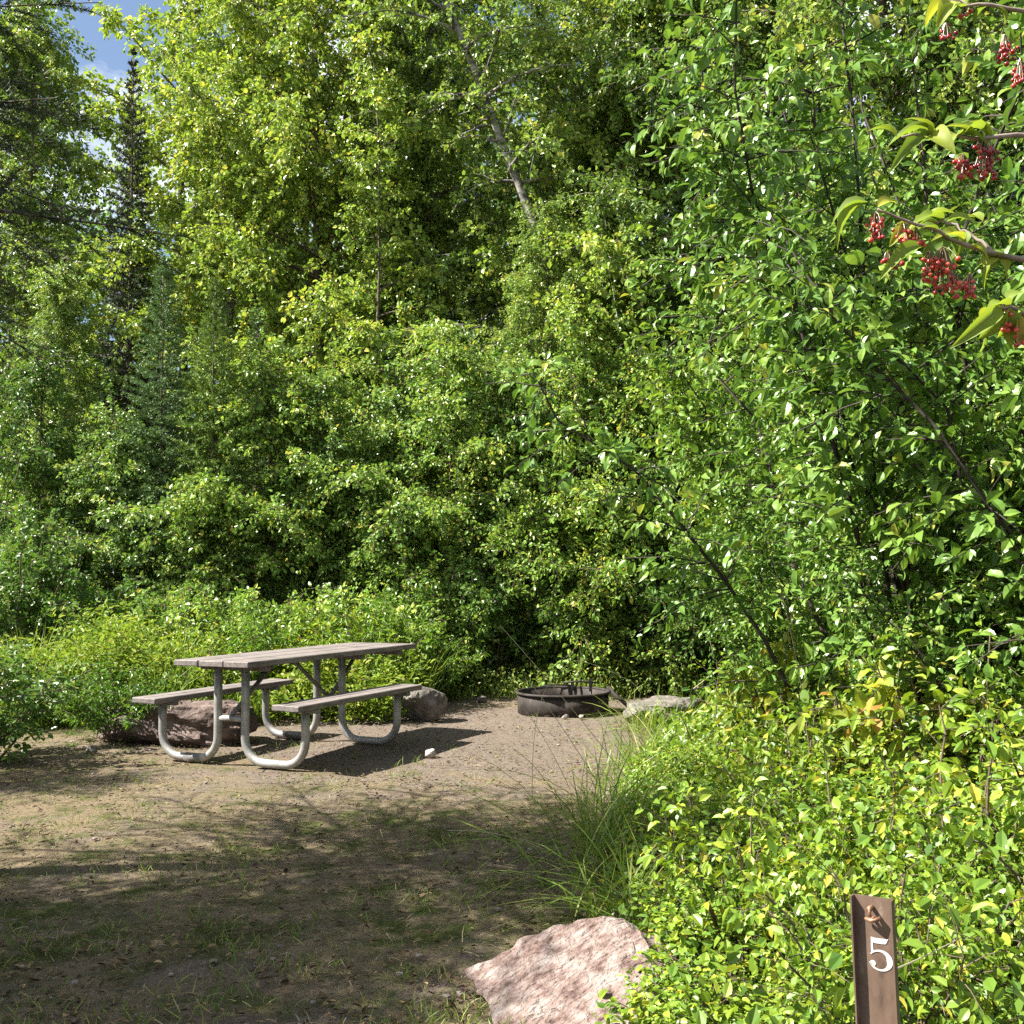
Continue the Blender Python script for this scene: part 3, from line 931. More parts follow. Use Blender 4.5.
# straw and litter, sparse grass, pebbles
mb = MB()
n = 15000
y = 3.0 + 9.2 * rngm.random(n) ** 1.25
x = rngm.uniform(-1, 1, n) * (.55 * y + .3)
k = x < right_edge(y) + .1
x, y = x[k], y[k]
n = len(x)
dn = np.array([mnoise.noise((a_ * 1.1, b_ * 1.6, 8)) for a_, b_ in zip(x, y)])
dd = np.exp(-(((x + .2) / 2.0) ** 2 + ((y - 9.3) / 2.0) ** 2))
k = rngm.random(n) < np.clip(.75 + dn - .40 * dd, .08, 1)
x, y = x[k], y[k]
n = len(x)
ax = rngm.standard_normal((n, 3)); ax[:, 2] = np.abs(ax[:, 2]) * .22
nr = rngm.standard_normal((n, 3)) * .3; nr[:, 2] += 1
scatter(mb, BLADE, np.column_stack([x, y, rngm.uniform(.0, .018, n)]), ax, nr, rngm.uniform(.02, .08, n), rngm.uniform(.0015, .0035, n), np.clip(rngm.normal(.5, .25, n), 0, 1))
tag(mb.build('straw_litter', M['dry_grass']), 'dry straw and cut grass strewn over the dirt', 'straw', None, 'stuff')

mb = MB()
n = 42000
y = 3.0 + 8.6 * rngm.random(n) ** 1.2
x = rngm.uniform(-1, 1, n) * (.55 * y + .3)
k = x < right_edge(y) + .15
x, y = x[k], y[k]
n = len(x)
dn = np.array([mnoise.noise((a_ * 1.9, b_ * 1.9, 21)) + .6 * mnoise.noise((a_ * 5, b_ * 5, 22)) for a_, b_ in zip(x, y)])
dd = np.exp(-(((x + .2) / 2.2) ** 2 + ((y - 9.3) / 2.2) ** 2))
eg = np.clip(1 - (right_edge(y) - x) / .5, 0, 1)
k = rngm.random(n) < np.clip(dn * 1.3 + .12 + eg * .6 - .7 * dd, 0.0, 1)
x, y = x[k], y[k]
blades(mb, rngm, np.column_stack([x, y]), .025, .075, .004, .7, (.42, .25), -.005)
tag(mb.build('short_grass', M['grass']), 'patchy short green grass on the clearing floor', 'grass', None, 'stuff')


def ico(sub):
    import bmesh
    bm = bmesh.new()
    bmesh.ops.create_icosphere(bm, subdivisions=sub, radius=1)
    V = np.array([v.co[:] for v in bm.verts])
    F = np.array([[v.index for v in f.verts] for f in bm.faces])
    bm.free()
    return V, F


IV1, IF1 = ico(1)
IV2, IF2 = ico(2)
IV4, IF4 = ico(4)
IV5, IF5 = ico(5)

mb = MB()
n = 52000
y = 3.0 + 9.4 * rngm.random(n) ** 1.2
x = rngm.uniform(-1, 1, n) * (.55 * y + .3)
k = x < right_edge(y) + .2
x, y = x[k], y[k]
dn = np.array([mnoise.noise((a_ * 1.3, b_ * 2.2, 31)) + .5 * mnoise.noise((a_ * 4, b_ * 6, 33)) for a_, b_ in zip(x, y)])
dd = np.exp(-(((x + .2) / 2.0) ** 2 + ((y - 9.3) / 2.0) ** 2))
k = rngm.random(len(x)) < np.clip(.55 + dn * .9 - .12 * dd, .05, 1)
x, y = x[k], y[k]
n = len(x)
nr = rngm.standard_normal((n, 3)) * .35; nr[:, 2] += 1
ax = rngm.standard_normal((n, 3)); ax[:, 2] *= .2
ss = .008 + .028 * rngm.random(n) ** 2
scatter(mb, LEAF6, np.column_stack([x, y, rngm.uniform(.002, .016, n)]), ax, nr, ss, ss * rngm.uniform(.15, .7, n), np.clip(rngm.normal(.42, .26, n), 0, 1))
tag(mb.build('leaf_litter', M['litter']), 'small brown fallen leaves and bark crumbs on the dirt', 'leaf litter', None, 'stuff')
mb = MB()
n = 900
y = 3.1 + 8.8 * rngm.random(n) ** 1.1
x = rngm.uniform(-1, 1, n) * .5 * y
k = x < right_edge(y)
x, y = x[k], y[k]
n = len(x)
sz = .004 + .011 * rngm.random(n) ** 3
sc3 = np.stack([sz * rngm.uniform(.8, 1.5, n), sz * rngm.uniform(.8, 1.3, n), sz * .6], 1)
V = IV1[None] * sc3[:, None, :] + np.column_stack([x, y, np.full(n, .004)])[:, None, :]
F = (IF1[None] + (np.arange(n) * len(IV1))[:, None, None]).reshape(-1, 3)
mb.add(V.reshape(-1, 3), None, F, np.repeat(rngm.random(n), len(IV1)))
M['pebble'] = attr_mat('pebble_stone', [(0, (.10, .08, .065)), (.6, (.20, .165, .14)), (1, (.32, .28, .24))])
tag(mb.build('gravel', M['pebble']), 'small pebbles scattered in the dirt', 'gravel', None, 'stuff')


# ------------------------------------------------------------------ rocks
def rock(name, loc, size, seed, mat, label, cat, rz=0, cuts=7, amp=.16, sink=.25, tilt=(0, 0), sub=5, group=None, flat=None):
    rg = random.Random(seed)
    V, F = (IV5, IF5) if sub == 5 else (IV4, IF4) if sub == 4 else (IV2, IF2)
    V = V.copy()
    planes = []
    for _ in range(cuts):
        d = Vector((rg.gauss(0, 1), rg.gauss(0, 1), rg.gauss(0, .7))).normalized()
        planes.append((np.array(d), rg.uniform(.55, .85)))
    if flat:
        planes.append((np.array(Vector(flat[0]).normalized()), flat[1]))
    for d, h_ in planes:
        s_ = V @ d
        ov = np.maximum(0, s_ - h_)
        V = V - ov[:, None] * d[None] * .93
    o3 = Vector((rg.random() * 50, rg.random() * 50, rg.random() * 50))
    for i_ in range(len(V)):
        p = Vector(V[i_])
        k_ = mnoise.fractal(p * 1.7 + o3, .9, 2.2, 6) * amp * .55 + (1 - abs(mnoise.noise(p * 2.3 + o3))) ** 3 * amp * .35 - (abs(mnoise.noise(p * 5.1 + o3)) ** .6) * amp * .28
        kk_ = math.floor((p.z * .8 + p.x * .5 + .25 * mnoise.noise(p * 2 + o3)) * 5) / 5
        k_ += (mnoise.noise(Vector((kk_ * 9, kk_ * 5, 1)) + o3)) * amp * .45
        V[i_] = p * (1 + k_)
    V = V * np.array(size) * .5
    V = V @ np.array(Euler((tilt[0], tilt[1], 0)).to_matrix()).T
    V[:, 2] += size[2] * (.5 - sink)
    b_ = MB()
    b_.add(V, None, F)
    o = b_.build(name, mat, None, False)
    for pl in o.data.polygons: pl.use_smooth = True
    o.data.set_sharp_from_angle(angle=math.radians(28))
    o.location = loc
    o.rotation_euler = (0, 0, rz)
    return tag(o, label, cat, group)


M['rock_red'] = noise_mat('reddish_rock', [(.3, (.05, .037, .032)), (.5, (.115, .082, .071)), (.7, (.21, .165, .142))], scale=6, bump=.9, bscale=14, dist=.04)
M['rock_pale'] = noise_mat('pale_stone', [(.3, (.22, .18, .16)), (.7, (.40, .36, .33))], scale=20, bump=.5, bscale=40)
M['rock_grey'] = noise_mat('grey_rock', [(.3, (.055, .05, .042)), (.5, (.13, .115, .10)), (.72, (.25, .225, .20))], scale=9, bump=.8, bscale=22, dist=.03)
M['rock_pink'] = noise_mat('pink_rock', [(.33, (.07, .045, .038)), (.42, (.15, .10, .085)), (.54, (.225, .175, .155)), (.68, (.31, .27, .245))], scale=11, bump=1, bscale=26, dist=.035, stretch=(1, 1.8, 2.4))
M['rock_dark'] = noise_mat('dark_stone', [(.3, (.05, .045, .04)), (.7, (.2, .18, .16))], scale=9, bump=.5, bscale=22)

rock('boulder', (gx(173, 8.9), 8.95, 0), (1.36, .62, .56), 33, M['rock_red'], 'long flat-topped reddish-brown boulder behind the left bench', 'boulder', rz=-.10, sink=.22, flat=((0, 0, 1), .5), amp=.22, cuts=5)
rock('boulder', (gx(424, 10.2), 10.2, 0), (.42, .40, .46), 8, M['rock_grey'], 'squat grey mossy boulder at the far end of the picnic table', 'boulder', rz=.3, sink=.16, flat=((.1, .1, 1), .62))
rock('boulder', (gx(662, 9.9), 9.9, 0), (.78, .60, .44), 14, M['rock_grey'], 'half-buried grey rock by the path, overgrown with grass', 'boulder', rz=.2, sink=.3, flat=((-.25, 0, 1), .5))
rock('boulder', (.15, 3.40, -.01), (.66, .78, .40), 21, M['rock_pink'], 'pale pink jagged rock in the foreground under yellow-green leaves', 'boulder', rz=.5, sink=.42, tilt=(.12, -.22), flat=((-.2, -.1, 1), .42), amp=.2, cuts=10)
rock('stone', (gx(430, 8.05), 8.05, 0), (.11, .09, .08), 5, M['rock_pale'], 'fist-sized pale stone at the edge of the table shadow', 'stone', sub=4, sink=.2)
rock('stone', (gx(481, 11.6), 11.6, 0), (.13, .10, .08), 6, M['rock_dark'], 'small dark stone lying left of the fire ring', 'stone', sub=4, sink=.2)
rock('stone', (gx(95, 8.35), 8.35, 0), (.10, .08, .07), 7, M['rock_grey'], 'small grey stone at the left foot of the long reddish boulder', 'stone', sub=4, sink=.2)
rock('stone', (gx(563, 10.2), 10.18, 0), (.07, .06, .05), 9, M['rock_pale'], 'left one of two small pale stones before the fire ring', 'stone', sub=4, sink=.2)
rock('stone', (gx(579, 10.2), 10.16, 0), (.06, .05, .045), 10, M['rock_pale'], 'right one of two small pale stones before the fire ring', 'stone', sub=4, sink=.2)
rock('stone', (gx(705, 11.9), 11.9, 0), (.55, .35, .22), 12, M['rock_grey'], 'low pale grey slab at the path end beyond the half-buried rock', 'stone', sub=4, sink=.35, flat=((0, 0, 1), .4))

# ------------------------------------------------------------------ picnic table
m, t, b, out = nodes('weathered_wood')
tcn = t.nodes.new('ShaderNodeTexCoord')
g1 = tnoise(6, 8, .7, (8, .5, 8))
g2 = tnoise(30, 6, .7, (6, .3, 6))
cc = ramp(t, [(.3, (.06, .048, .043)), (.5, (.145, .122, .114)), (.72, (.27, .24, .23))], g1)
cc = tmix(.35, cc, ramp(t, [(.35, (.045, .036, .032)), (.65, (.36, .325, .31))], g2))
cc = tmix(.7, cc, ramp(t, [(.32, (.45, .42, .40)), (.5, (1, 1, 1)), (.7, (1.15, 1.13, 1.1))], tnoise(4.5, 6, .7)), 'MULTIPLY')
t.links.new(cc, b.inputs['Base Color'])
b.inputs['Roughness'].default_value = .7
b.inputs['Specular IOR Level'].default_value = .35
bp = t.nodes.new('ShaderNodeBump'); bp.inputs['Strength'].default_value = .5; bp.inputs['Distance'].default_value = .004
t.links.new(g2, bp.inputs['Height']); t.links.new(bp.outputs[0], b.inputs['Normal'])
M['wood'] = m
M['galv'] = noise_mat('galvanised_steel', [(.3, (.20, .195, .185)), (.55, (.32, .315, .30)), (.75, (.43, .42, .41))], scale=10, rough=.5, bump=.1, bscale=60, metal=.35, spec=.5)
M['galv_dark'] = noise_mat('dull_steel', [(.3, (.10, .10, .10)), (.7, (.22, .21, .20))], scale=14, rough=.6, bump=.2, bscale=60, metal=.3, spec=.4)

TH = .449
tbl = empty('picnic_table', (-1.778, 8.30, 0), -TH)      # local +Y runs along the table, away from the camera
tag(tbl, 'weathered grey-brown picnic table with two benches on galvanised pipe frame', 'picnic table')
ZT, ZB, LT, LB, WT, BO, FR, IO, OO, DU, DV = .762, .471, 2.235, 1.62, .69, .642, .60, .125, .655, .03, .256
top = MB()
pw = WT / 3
for k in range(3):
    box(top, (DU - WT / 2 + pw * (k + .5), DV + (.0, .006, -.004)[k], ZT - .021), (pw - .012, LT + (.0, .012, .006)[k], .042), bev=.005)
for yy in (-.60, .60, 1.18):
    box(top, (DU, yy, ZT - .042 - .022), (WT - .08, .05, .040), bev=.003)
top.build('tabletop', M['wood'], tbl)
for sgn in (-1, 1):
    bn = MB()
    for k in range(2):
        box(bn, (sgn * BO + (-.062 if k == 0 else .062), (.004, -.006)[k], ZB - .02), (.118, LB + (.0, .01)[k], .04), bev=.005)
    bn.build('bench', M['wood'], tbl)


def u_leg(sx, y):
    """inner upright under the tabletop, bend, ground run, bend, outer upright under the bench"""
    r, z0 = .17, .03
    xi, xo = sx * IO, sx * OO
    pts = [(xi, y, ZT - .05), (xi, y, .45), (xi + sx * .0, y, z0 + r)]
    for a_ in np.linspace(0, PI / 2, 8)[1:]:
        pts.append((xi + sx * (r - r * math.cos(a_)), y, z0 + r - r * math.sin(a_)))
    for a_ in np.linspace(0, PI / 2, 8):
        pts.append((xo - sx * (r - r * math.sin(a_)), y, z0 + r - r * math.cos(a_)))
    pts += [(xo, y, .30), (xo, y, ZB - .045)]
    return pts


for sx in (-1, 1):
    for y in (-FR, FR):
        g = MB()
        tube(g, u_leg(sx, y), .030, 14)
        lg = g.build('leg', M['galv'], tbl, True)
        if sx < 0:
            g = MB()
            xm = sx * (IO + .20)
            tube(g, [(xm - .10, y, .03), (xm + .05, y, .03)], .0335, 14)  # darker, slightly wider length of pipe on the ground run
            g.build('dark_section', M['galv_dark'], lg, True)
        g = MB()
        box(g, (sx * BO, y, ZB - .056), (.24, .05, .03), bev=.003)
        g.build('bench_bracket', M['galv_dark'], tbl)
for y in (-FR, FR):
    g = MB()
    tube(g, [(-IO, y, .33), (IO, y, .33)], .021, 10)
    g.build('crossbar', M['galv'], tbl, True)
for (ya, yb) in ((-FR, -.10), (FR, .10), (FR, 1.02)):
    g = MB()
    tube(g, [(0, ya, .35), (0, yb, ZT - .05)], .017, 8)
    g.build('brace', M['galv_dark'], tbl, True)

# ------------------------------------------------------------------ fire ring
M['rust'] = noise_mat('rusted_steel', [(.3, (.014, .012, .010)), (.5, (.040, .032, .027)), (.75, (.14, .115, .10))], scale=7, rough=.75, bump=.25, bscale=50, metal=.2)
M['soot'] = noise_mat('sooty_steel', [(.3, (.012, .011, .010)), (.7, (.06, .05, .045))], scale=14, rough=.7, bump=.2, bscale=50, metal=.2)
M['ash'] = noise_mat('ash', [(.3, (.03, .028, .026)), (.5, (.16, .15, .14)), (.7, (.34, .32, .30))], scale=10, rough=.95, bump=.8, bscale=25, dist=.03)
FX, FY, RR, RH = gx(561, 10.75), 10.75, .455, .19
fr = empty('fire_ring', (FX, FY, 0), 0)
tag(fr, 'rusty steel campfire ring with its cooking grate swung open', 'fire ring')


def lathe(mb, prof, n=56, closed=True):
    prof = np.array(prof)
    a_ = np.arange(n) / n * 2 * PI
    V = np.stack([np.cos(a_)[:, None] * prof[None, :, 0], np.sin(a_)[:, None] * prof[None, :, 0], np.broadcast_to(prof[None, :, 1], (n, len(prof)))], -1).reshape(-1, 3)
    k_ = len(prof)
    q_ = []
    for i_ in range(n):
        for j_ in range(k_ if closed else k_ - 1):
            j2 = (j_ + 1) % k_
            q_.append((i_ * k_ + j_, ((i_ + 1) % n) * k_ + j_, ((i_ + 1) % n) * k_ + j2, i_ * k_ + j2))
    mb.add(V, q_)


g = MB(); lathe(g, [(RR - .006, -.05), (RR, -.05), (RR, RH), (RR - .006, RH)]); g.build('wall', M['rust'], fr, True)
g = MB(); lathe(g, [(RR + .016, RH - .012), (RR + .026, RH), (RR + .016, RH + .012), (RR - .004, RH + .012), (RR - .010, RH), (RR - .004, RH - .012)]); g.build('rim', M['soot'], fr, True)
g = MB()
nn = 24
rr_, aa_ = np.meshgrid(np.linspace(0.001, RR - .008, 14), np.arange(40) / 40 * 2 * PI)
xx_, yy_ = (rr_ * np.cos(aa_)).ravel(), (rr_ * np.sin(aa_)).ravel()
zz_ = np.array([.05 + .05 * mnoise.noise((p * 6, q_ * 6, 1)) + .04 * max(0, 1 - (p * p + q_ * q_) / .1) for p, q_ in zip(xx_, yy_)])
q_ = [(i_ * 14 + j_, i_ * 14 + j_ + 1, ((i_ + 1) % 40) * 14 + j_ + 1, ((i_ + 1) % 40) * 14 + j_) for i_ in range(40) for j_ in range(13)]
g.add(np.column_stack([xx_, yy_, zz_]), q_)
g.build('ash_bed', M['ash'], fr, True)
# grate: hinged at the right side of the rim and swung out to rest on the ground
gr = MB()
hx, gz = RR + .03, RH + .02
ex, ez = RR + .19, .05
for yy in (-.24, .24):
    tube(gr, [(hx - .02, yy, gz), (ex, yy, ez)], .017, 8)
for s_ in np.linspace(0, 1, 6):
    tube(gr, [(hx + (ex - hx) * s_, -.24, gz + (ez - gz) * s_), (hx + (ex - hx) * s_, .24, gz + (ez - gz) * s_)], .012, 6)
for yy in np.linspace(-.2, .2, 9):
    tube(gr, [(hx, yy, gz), (ex, yy, ez)], .006, 6)
grate = gr.build('grate', M['soot'], fr, True)
g = MB()
th_ = np.linspace(0, 10 * PI, 70)
tube(g, np.column_stack([ex + .01 + .0016 * th_, -.24 + .014 * np.cos(th_), ez - .005 + .014 * np.sin(th_) - .0005 * th_]), .004, 5)
tube(g, [(ex, -.24, ez), (ex + .06, -.24, ez - .02)], .006, 6)
g.build('handle', M['soot'], grate, True)
for xx in (.12, .30):
    g = MB()
    yb = math.sqrt(RR ** 2 - xx ** 2)
    box(g, (xx, yb - .02, RH + .03), (.03, .012, .13))
    g.build('bracket', M['soot'], fr)
g = MB()
tube(g, [(.02, .37, RH + .055), (.20, .40, RH + .065), (.40, .36, RH + .05)], .009, 8)
tube(g, [(-.22, .36, RH + .02), (-.05, .42, RH + .03), (.10, .44, RH + .02)], .008, 6)
g.build('pivot_bar', M['soot'], fr, True)

# ------------------------------------------------------------------ number post
M['brown_paint'] = noise_mat('brown_painted_steel', [(.28, (.055, .036, .026)), (.45, (.105, .068, .048)), (.6, (.125, .083, .060)), (.72, (.22, .165, .13))], scale=38, rough=.5, bump=.2, bscale=90, spec=.45, dist=.004, stretch=(1, 1, .35))
M['white_paint'] = noise_mat('white_number_paint', [(.3, (.22, .20, .18)), (.42, (.42, .41, .39)), (.7, (.52, .51, .49))], scale=40, rough=.5, bump=.05, bscale=100)
M['copper'] = noise_mat('rusty_bolt', [(.3, (.20, .10, .06)), (.7, (.42, .25, .16))], scale=60, rough=.5, bump=.2, bscale=160, metal=.4)
PD = 2.1
PXc = gx(872, PD)
PTOP = at(870, 903, PD).z
PW = .080
post = empty('number_post', (PXc - .004, PD, 0), -math.atan2(PXc, PD) - .03)     # local -Y faces the camera
post.rotation_euler = (math.radians(-1.5), math.radians(-1.6), -math.radians(35))
tag(post, 'brown steel channel post carrying a white number 5', 'post')
g = MB()
h_, dpt, th_ = PTOP, .021, .0032
prof = [(-PW / 2, -dpt), (-PW / 2 + th_, -dpt), (-PW / 2 + th_, -th_), (PW / 2 - th_, -th_), (PW / 2 - th_, -dpt), (PW / 2, -dpt), (PW / 2, 0), (-PW / 2, 0)]
V = [(x_, y_, z_) for z_ in (-.15, h_) for x_, y_ in prof]
k_ = len(prof)
q_ = [(i_, (i_ + 1) % k_, k_ + (i_ + 1) % k_, k_ + i_) for i_ in range(k_)]
q_ += [(k_ + 0, k_ + 1, k_ + 2, k_ + 7), (k_ + 2, k_ + 3, k_ + 6, k_ + 7), (k_ + 3, k_ + 4, k_ + 5, k_ + 6)]
g.add(V, q_)
g.build('channel', M['brown_paint'], post)
# digit 5 (serif): drawn in units of its height, then laid 1 mm proud of the back plate
def digit5():
    strokes = []
    # flag at the top
    flag = [(.02, 1.0), (.10, .985), (.62, .985), (.66, 1.0), (.62, .84), (.56, .80), (.14, .80), (.11, .84)]
    stem = [(.02, 1.0), (.11, .86), (.13, .56), (.05, .50), (.03, .52)]
    return flag, stem
g = MB()
DH = .062
zc = PTOP - .076 - DH * 1.0
yb = -th_ - .0012
def poly(pts):
    n_ = len(pts)
    x0 = .009 - .33 * DH
    V = [(x0 + p[0] * DH, yb, zc + p[1] * DH) for p in pts] + [(x0 + p[0] * DH, yb + .0012, zc + p[1] * DH) for p in pts]
    cen = np.mean(np.array(V[:n_]), axis=0)
    V.append(tuple(cen))
    tr = [(2 * n_, i_, (i_ + 1) % n_) for i_ in range(n_)]
    qd = [(i_, n_ + i_, n_ + (i_ + 1) % n_, (i_ + 1) % n_) for i_ in range(n_)]
    g.add(V, qd, tr)
def strip(A_, B_):
    x0 = .009 - .33 * DH
    n_ = len(A_)
    V = [(x0 + p[0] * DH, yb, zc + p[1] * DH) for p in A_] + [(x0 + p[0] * DH, yb, zc + p[1] * DH) for p in B_]
    g.add(V, [(i_, i_ + 1, n_ + i_ + 1, n_ + i_) for i_ in range(n_ - 1)])
strip([(.055, 1.0), (.2, .985), (.4, .985), (.60, 1.0)], [(.055, .835), (.2, .82), (.4, .82), (.52, .835)])
strip([(.055, .84), (.052, .68), (.05, .50)], [(.115, .84), (.118, .70), (.125, .56)])
ang = np.radians(np.linspace(148, -165, 30))
cx_, cy_ = .33, .315
outer = [(cx_ + .375 * math.cos(q) * (1.0), cy_ + .325 * math.sin(q)) for q in ang]
thk = np.interp(np.linspace(0, 1, 30), [0, .12, .45, .8, 1], [.05, .09, .19, .085, .06])
inner = [(cx_ + (.375 - k2) * math.cos(q), cy_ + (.325 - k2 * .62) * math.sin(q)) for q, k2 in zip(ang, thk)]
strip(outer, inner)
poly([(.085 + .095 * math.cos(q), .20 + .085 * math.sin(q)) for q in np.linspace(0, 2 * PI, 18)[:-1]])
g.build('numeral', M['white_paint'], post)
# bolt and clip at the top
g = MB()
tube(g, [(-.002, -th_, PTOP - .020), (-.002, -.016, PTOP - .018), (-.002, -.024, PTOP - .020)], [.0042, .0042, .0055], 10)
tube(g, [(-.002, -.022, PTOP - .014), (-.002, -.024, PTOP - .028), (-.002, -.020, PTOP - .033)], .0032, 8)
g.build('hook', M['copper'], post, True)
g = MB()
tube(g, [(-.014, -.012, PTOP - .041), (.000, -.022, PTOP - .041), (.015, -.012, PTOP - .037)], [.003, .0042, .0048], 8)
tube(g, [(.0, -th_, PTOP - .040), (.0, -.02, PTOP - .041)], .0038, 8)
g.build('wing_nut', M['copper'], post, True)

# ------------------------------------------------------------------ shade-giving conifers left of the frame (two reach into the picture)
GH = 'dark conifers standing at the left'
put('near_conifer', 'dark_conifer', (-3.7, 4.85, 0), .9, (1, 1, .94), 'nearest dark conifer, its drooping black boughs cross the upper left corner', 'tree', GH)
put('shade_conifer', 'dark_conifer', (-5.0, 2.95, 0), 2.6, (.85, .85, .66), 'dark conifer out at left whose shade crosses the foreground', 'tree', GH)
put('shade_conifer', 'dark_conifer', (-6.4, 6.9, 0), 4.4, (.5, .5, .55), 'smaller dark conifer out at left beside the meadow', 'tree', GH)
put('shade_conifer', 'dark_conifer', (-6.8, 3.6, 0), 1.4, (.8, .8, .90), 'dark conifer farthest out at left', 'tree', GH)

# ------------------------------------------------------------------ berry branches (red) at upper right: a shrub standing just right of the camera
rb = np.random.default_rng(77)
bs = empty('berry_shrub', (1.22, 1.45, 0), 0)
tag(bs, 'shrub with red berry clusters and curling yellow-green leaves at upper right', 'berry shrub')
O = Vector((1.22, 1.45, 0))
g = MB()
lf = MB()
clusters = []


def loc(px, py, d):
    return np.array(at(px, py, d) - O)


def limb(pts, r0, r1):
    P_ = np.array(pts)
    s_ = np.linspace(0, 1, len(P_))
    ss_ = np.linspace(0, 1, 14)
    Q_ = np.column_stack([np.interp(ss_, s_, P_[:, k]) for k in range(3)])
    Q_[1:-1] += rb.standard_normal((12, 3)) * .002
    tube(g, Q_, np.linspace(r0, r1, 14), 7)
    return Q_


main = limb([(0, 0, -.1), (.02, .0, .7), (-.05, .02, 1.3), (-.10, .05, 1.75), (-.2, .1, 2.25)], .016, .006)
A = limb([(-.03, .01, 1.15), loc(1060, 268, 1.5), loc(1000, 260, 1.5), loc(940, 238, 1.48), loc(880, 212, 1.46)], .006, .0016)
A2 = limb([loc(1000, 260, 1.5), loc(965, 232, 1.52), loc(930, 222, 1.55)], .003, .0015)
B = limb([(-.08, .04, 1.62), loc(1060, 140, 1.55), loc(985, 141, 1.52), loc(935, 138, 1.5), loc(905, 140, 1.48)], .005, .0015)
C_ = limb([(-.02, .0, .95), loc(1060, 330, 1.4), loc(1028, 316, 1.38), loc(1000, 312, 1.36)], .005, .0018)
E_ = limb([(-.10, .05, 1.75), loc(1050, 20, 1.6), loc(985, 8, 1.6), loc(945, 2, 1.62)], .005, .0015)
g.build('stems', M['twig_pale'], bs, True)


def leaf_at(px, py, d, tx, ty, ln, w_, tint, nrm=(0, -.4, 1)):
    p = loc(px, py, d)
    q2 = loc(tx, ty, d + rb.normal() * .02)
    ax = q2 - p
    scatter(lf, LEAF_FINE, p[None], ax[None], np.array([nrm], float), np.array([np.linalg.norm(ax) * .82]), np.array([w_ * .74]), tint)


for a_ in [(870, 205, 1.46, 820, 215, 0, .026, .15, (.2, -.6, .7)), (868, 206, 1.46, 818, 248, 0, .022, .2, (-.3, -.6, .7)),
           (935, 138, 1.5, 885, 165, 0, .030, .1, (.5, -.5, .7)), (940, 136, 1.5, 880, 128, 0, .028, .2, (.1, -.5, .8)),
           (965, 139, 1.5, 1000, 118, 0, .030, .25, (0, -.3, 1)), (915, 225, 1.48, 885, 250, 0, .028, .55, (.4, -.7, .6)),
           (925, 250, 1.46, 872, 272, 0, .030, .22, (.4, -.6, .7)), (965, 245, 1.5, 935, 225, 0, .030, .6, (0, -.6, .8)),
           (985, 225, 1.52, 960, 212, 0, .030, .35, (0, -.6, .8)), (950, 225, 1.5, 985, 215, 0, .026, .3, (.2, -.7, .6)),
           (1000, 312, 1.36, 958, 350, 0, .030, .25, (.6, -.5, .5)), (1004, 314, 1.36, 978, 355, 0, .028, .18, (.3, -.7, .5)),
           (1012, 312, 1.36, 1005, 352, 0, .034, .4, (.2, -.9, .2)), (1010, 305, 1.37, 1030, 285, 0, .032, .2, (0, -.4, 1)),
           (1020, 320, 1.36, 1028, 362, 0, .034, .9, (.1, -.9, .2)), (985, 270, 1.5, 1005, 250, 0, .03, .55, (.2, -.7, .7)),
           (1000, 262, 1.5, 1018, 285, 0, .034, .5, (.2, -.8, .4)), (880, 210, 1.46, 905, 195, 0, .024, .75, (.1, -.7, .7)),
           (900, 140, 1.48, 870, 118, 0, .026, .3, (0, -.5, 1)), (960, 8, 1.6, 935, 30, 0, .028, .4, (.2, -.6, .6)),
           (1000, 10, 1.6, 1020, 30, 0, .03, .35, (.1, -.6, .7)), (945, 2, 1.62, 915, -12, 0, .03, .3, (.1, -.6, .7))]:
    leaf_at(a_[0], a_[1], a_[2], a_[3], a_[4], 0, a_[6], a_[7], a_[8])
# more leaves along the branches
for Q_ in (A, A2, B, C_, E_):
    for _ in range(6):
        p = Q_[rb.integers(6, 14)]
        ax = rb.standard_normal(3) * np.array([.7, .7, .5]) + np.array([-.4, 0, -.1])
        ln = rb.uniform(.035, .065)
        scatter(lf, LEAF_FINE, p[None], ax[None], np.array([[rb.normal() * .4, -.5, .8]]), np.array([ln]), np.array([ln * .5]), np.clip(rb.normal(.3, .2), 0, 1))
lf.build('leaves', M['autumn_leaf'], bs, True)
M['berry'] = attr_mat('red_berry', [(0, (.16, .012, .02)), (.45, (.34, .028, .028)), (.85, (.56, .085, .045)), (.95, (.17, .12, .05)), (1, (.17, .12, .05))], rough=.25, spec=.5)


def cluster(px, py, d, drop_px, n_, dark=.55, spread=14):
    b_ = MB()
    for _ in range(int(n_ * 2.2)):
        p = loc(px + rb.normal() * spread * .36, py + rb.random() * drop_px, d + rb.normal() * .010)
        r_ = rb.uniform(.0024, .0042)
        b_.add(IV2 * r_ + p, None, IF2, float(np.clip(rb.normal(dark, .2), 0, .84)))
        tube(b_, [p, (p + loc(px, py - 8, d)) / 2 + np.array([0, 0, .004]), loc(px, py - 8, d)], .0006, 3, cap=False, tint=1.0)
    b_.build('berry_cluster', M['berry'], bs, True)


for a_ in [(878, 222, 1.46, 22, 12), (905, 232, 1.48, 16, 12, .8), (918, 238, 1.48, 14, 9, .8), (932, 262, 1.47, 26, 12, .7), (945, 258, 1.47, 40, 20, .7, 18),
           (972, 284, 1.49, 18, 14, .7), (957, 285, 1.49, 10, 5, .7), (966, 165, 1.52, 18, 16, .35), (988, 150, 1.52, 34, 22, .3, 16), (1010, 312, 1.37, 24, 14, .6),
           (1022, 330, 1.37, 20, 12, .6), (950, 34, 1.6, 8, 5, .3), (1008, 46, 1.6, 24, 14, .3), (1024, 70, 1.58, 20, 9, .3), (970, 14, 1.62, 8, 5, .4), (890, 262, 1.5, 10, 6, .25)]:
    cluster(*a_)

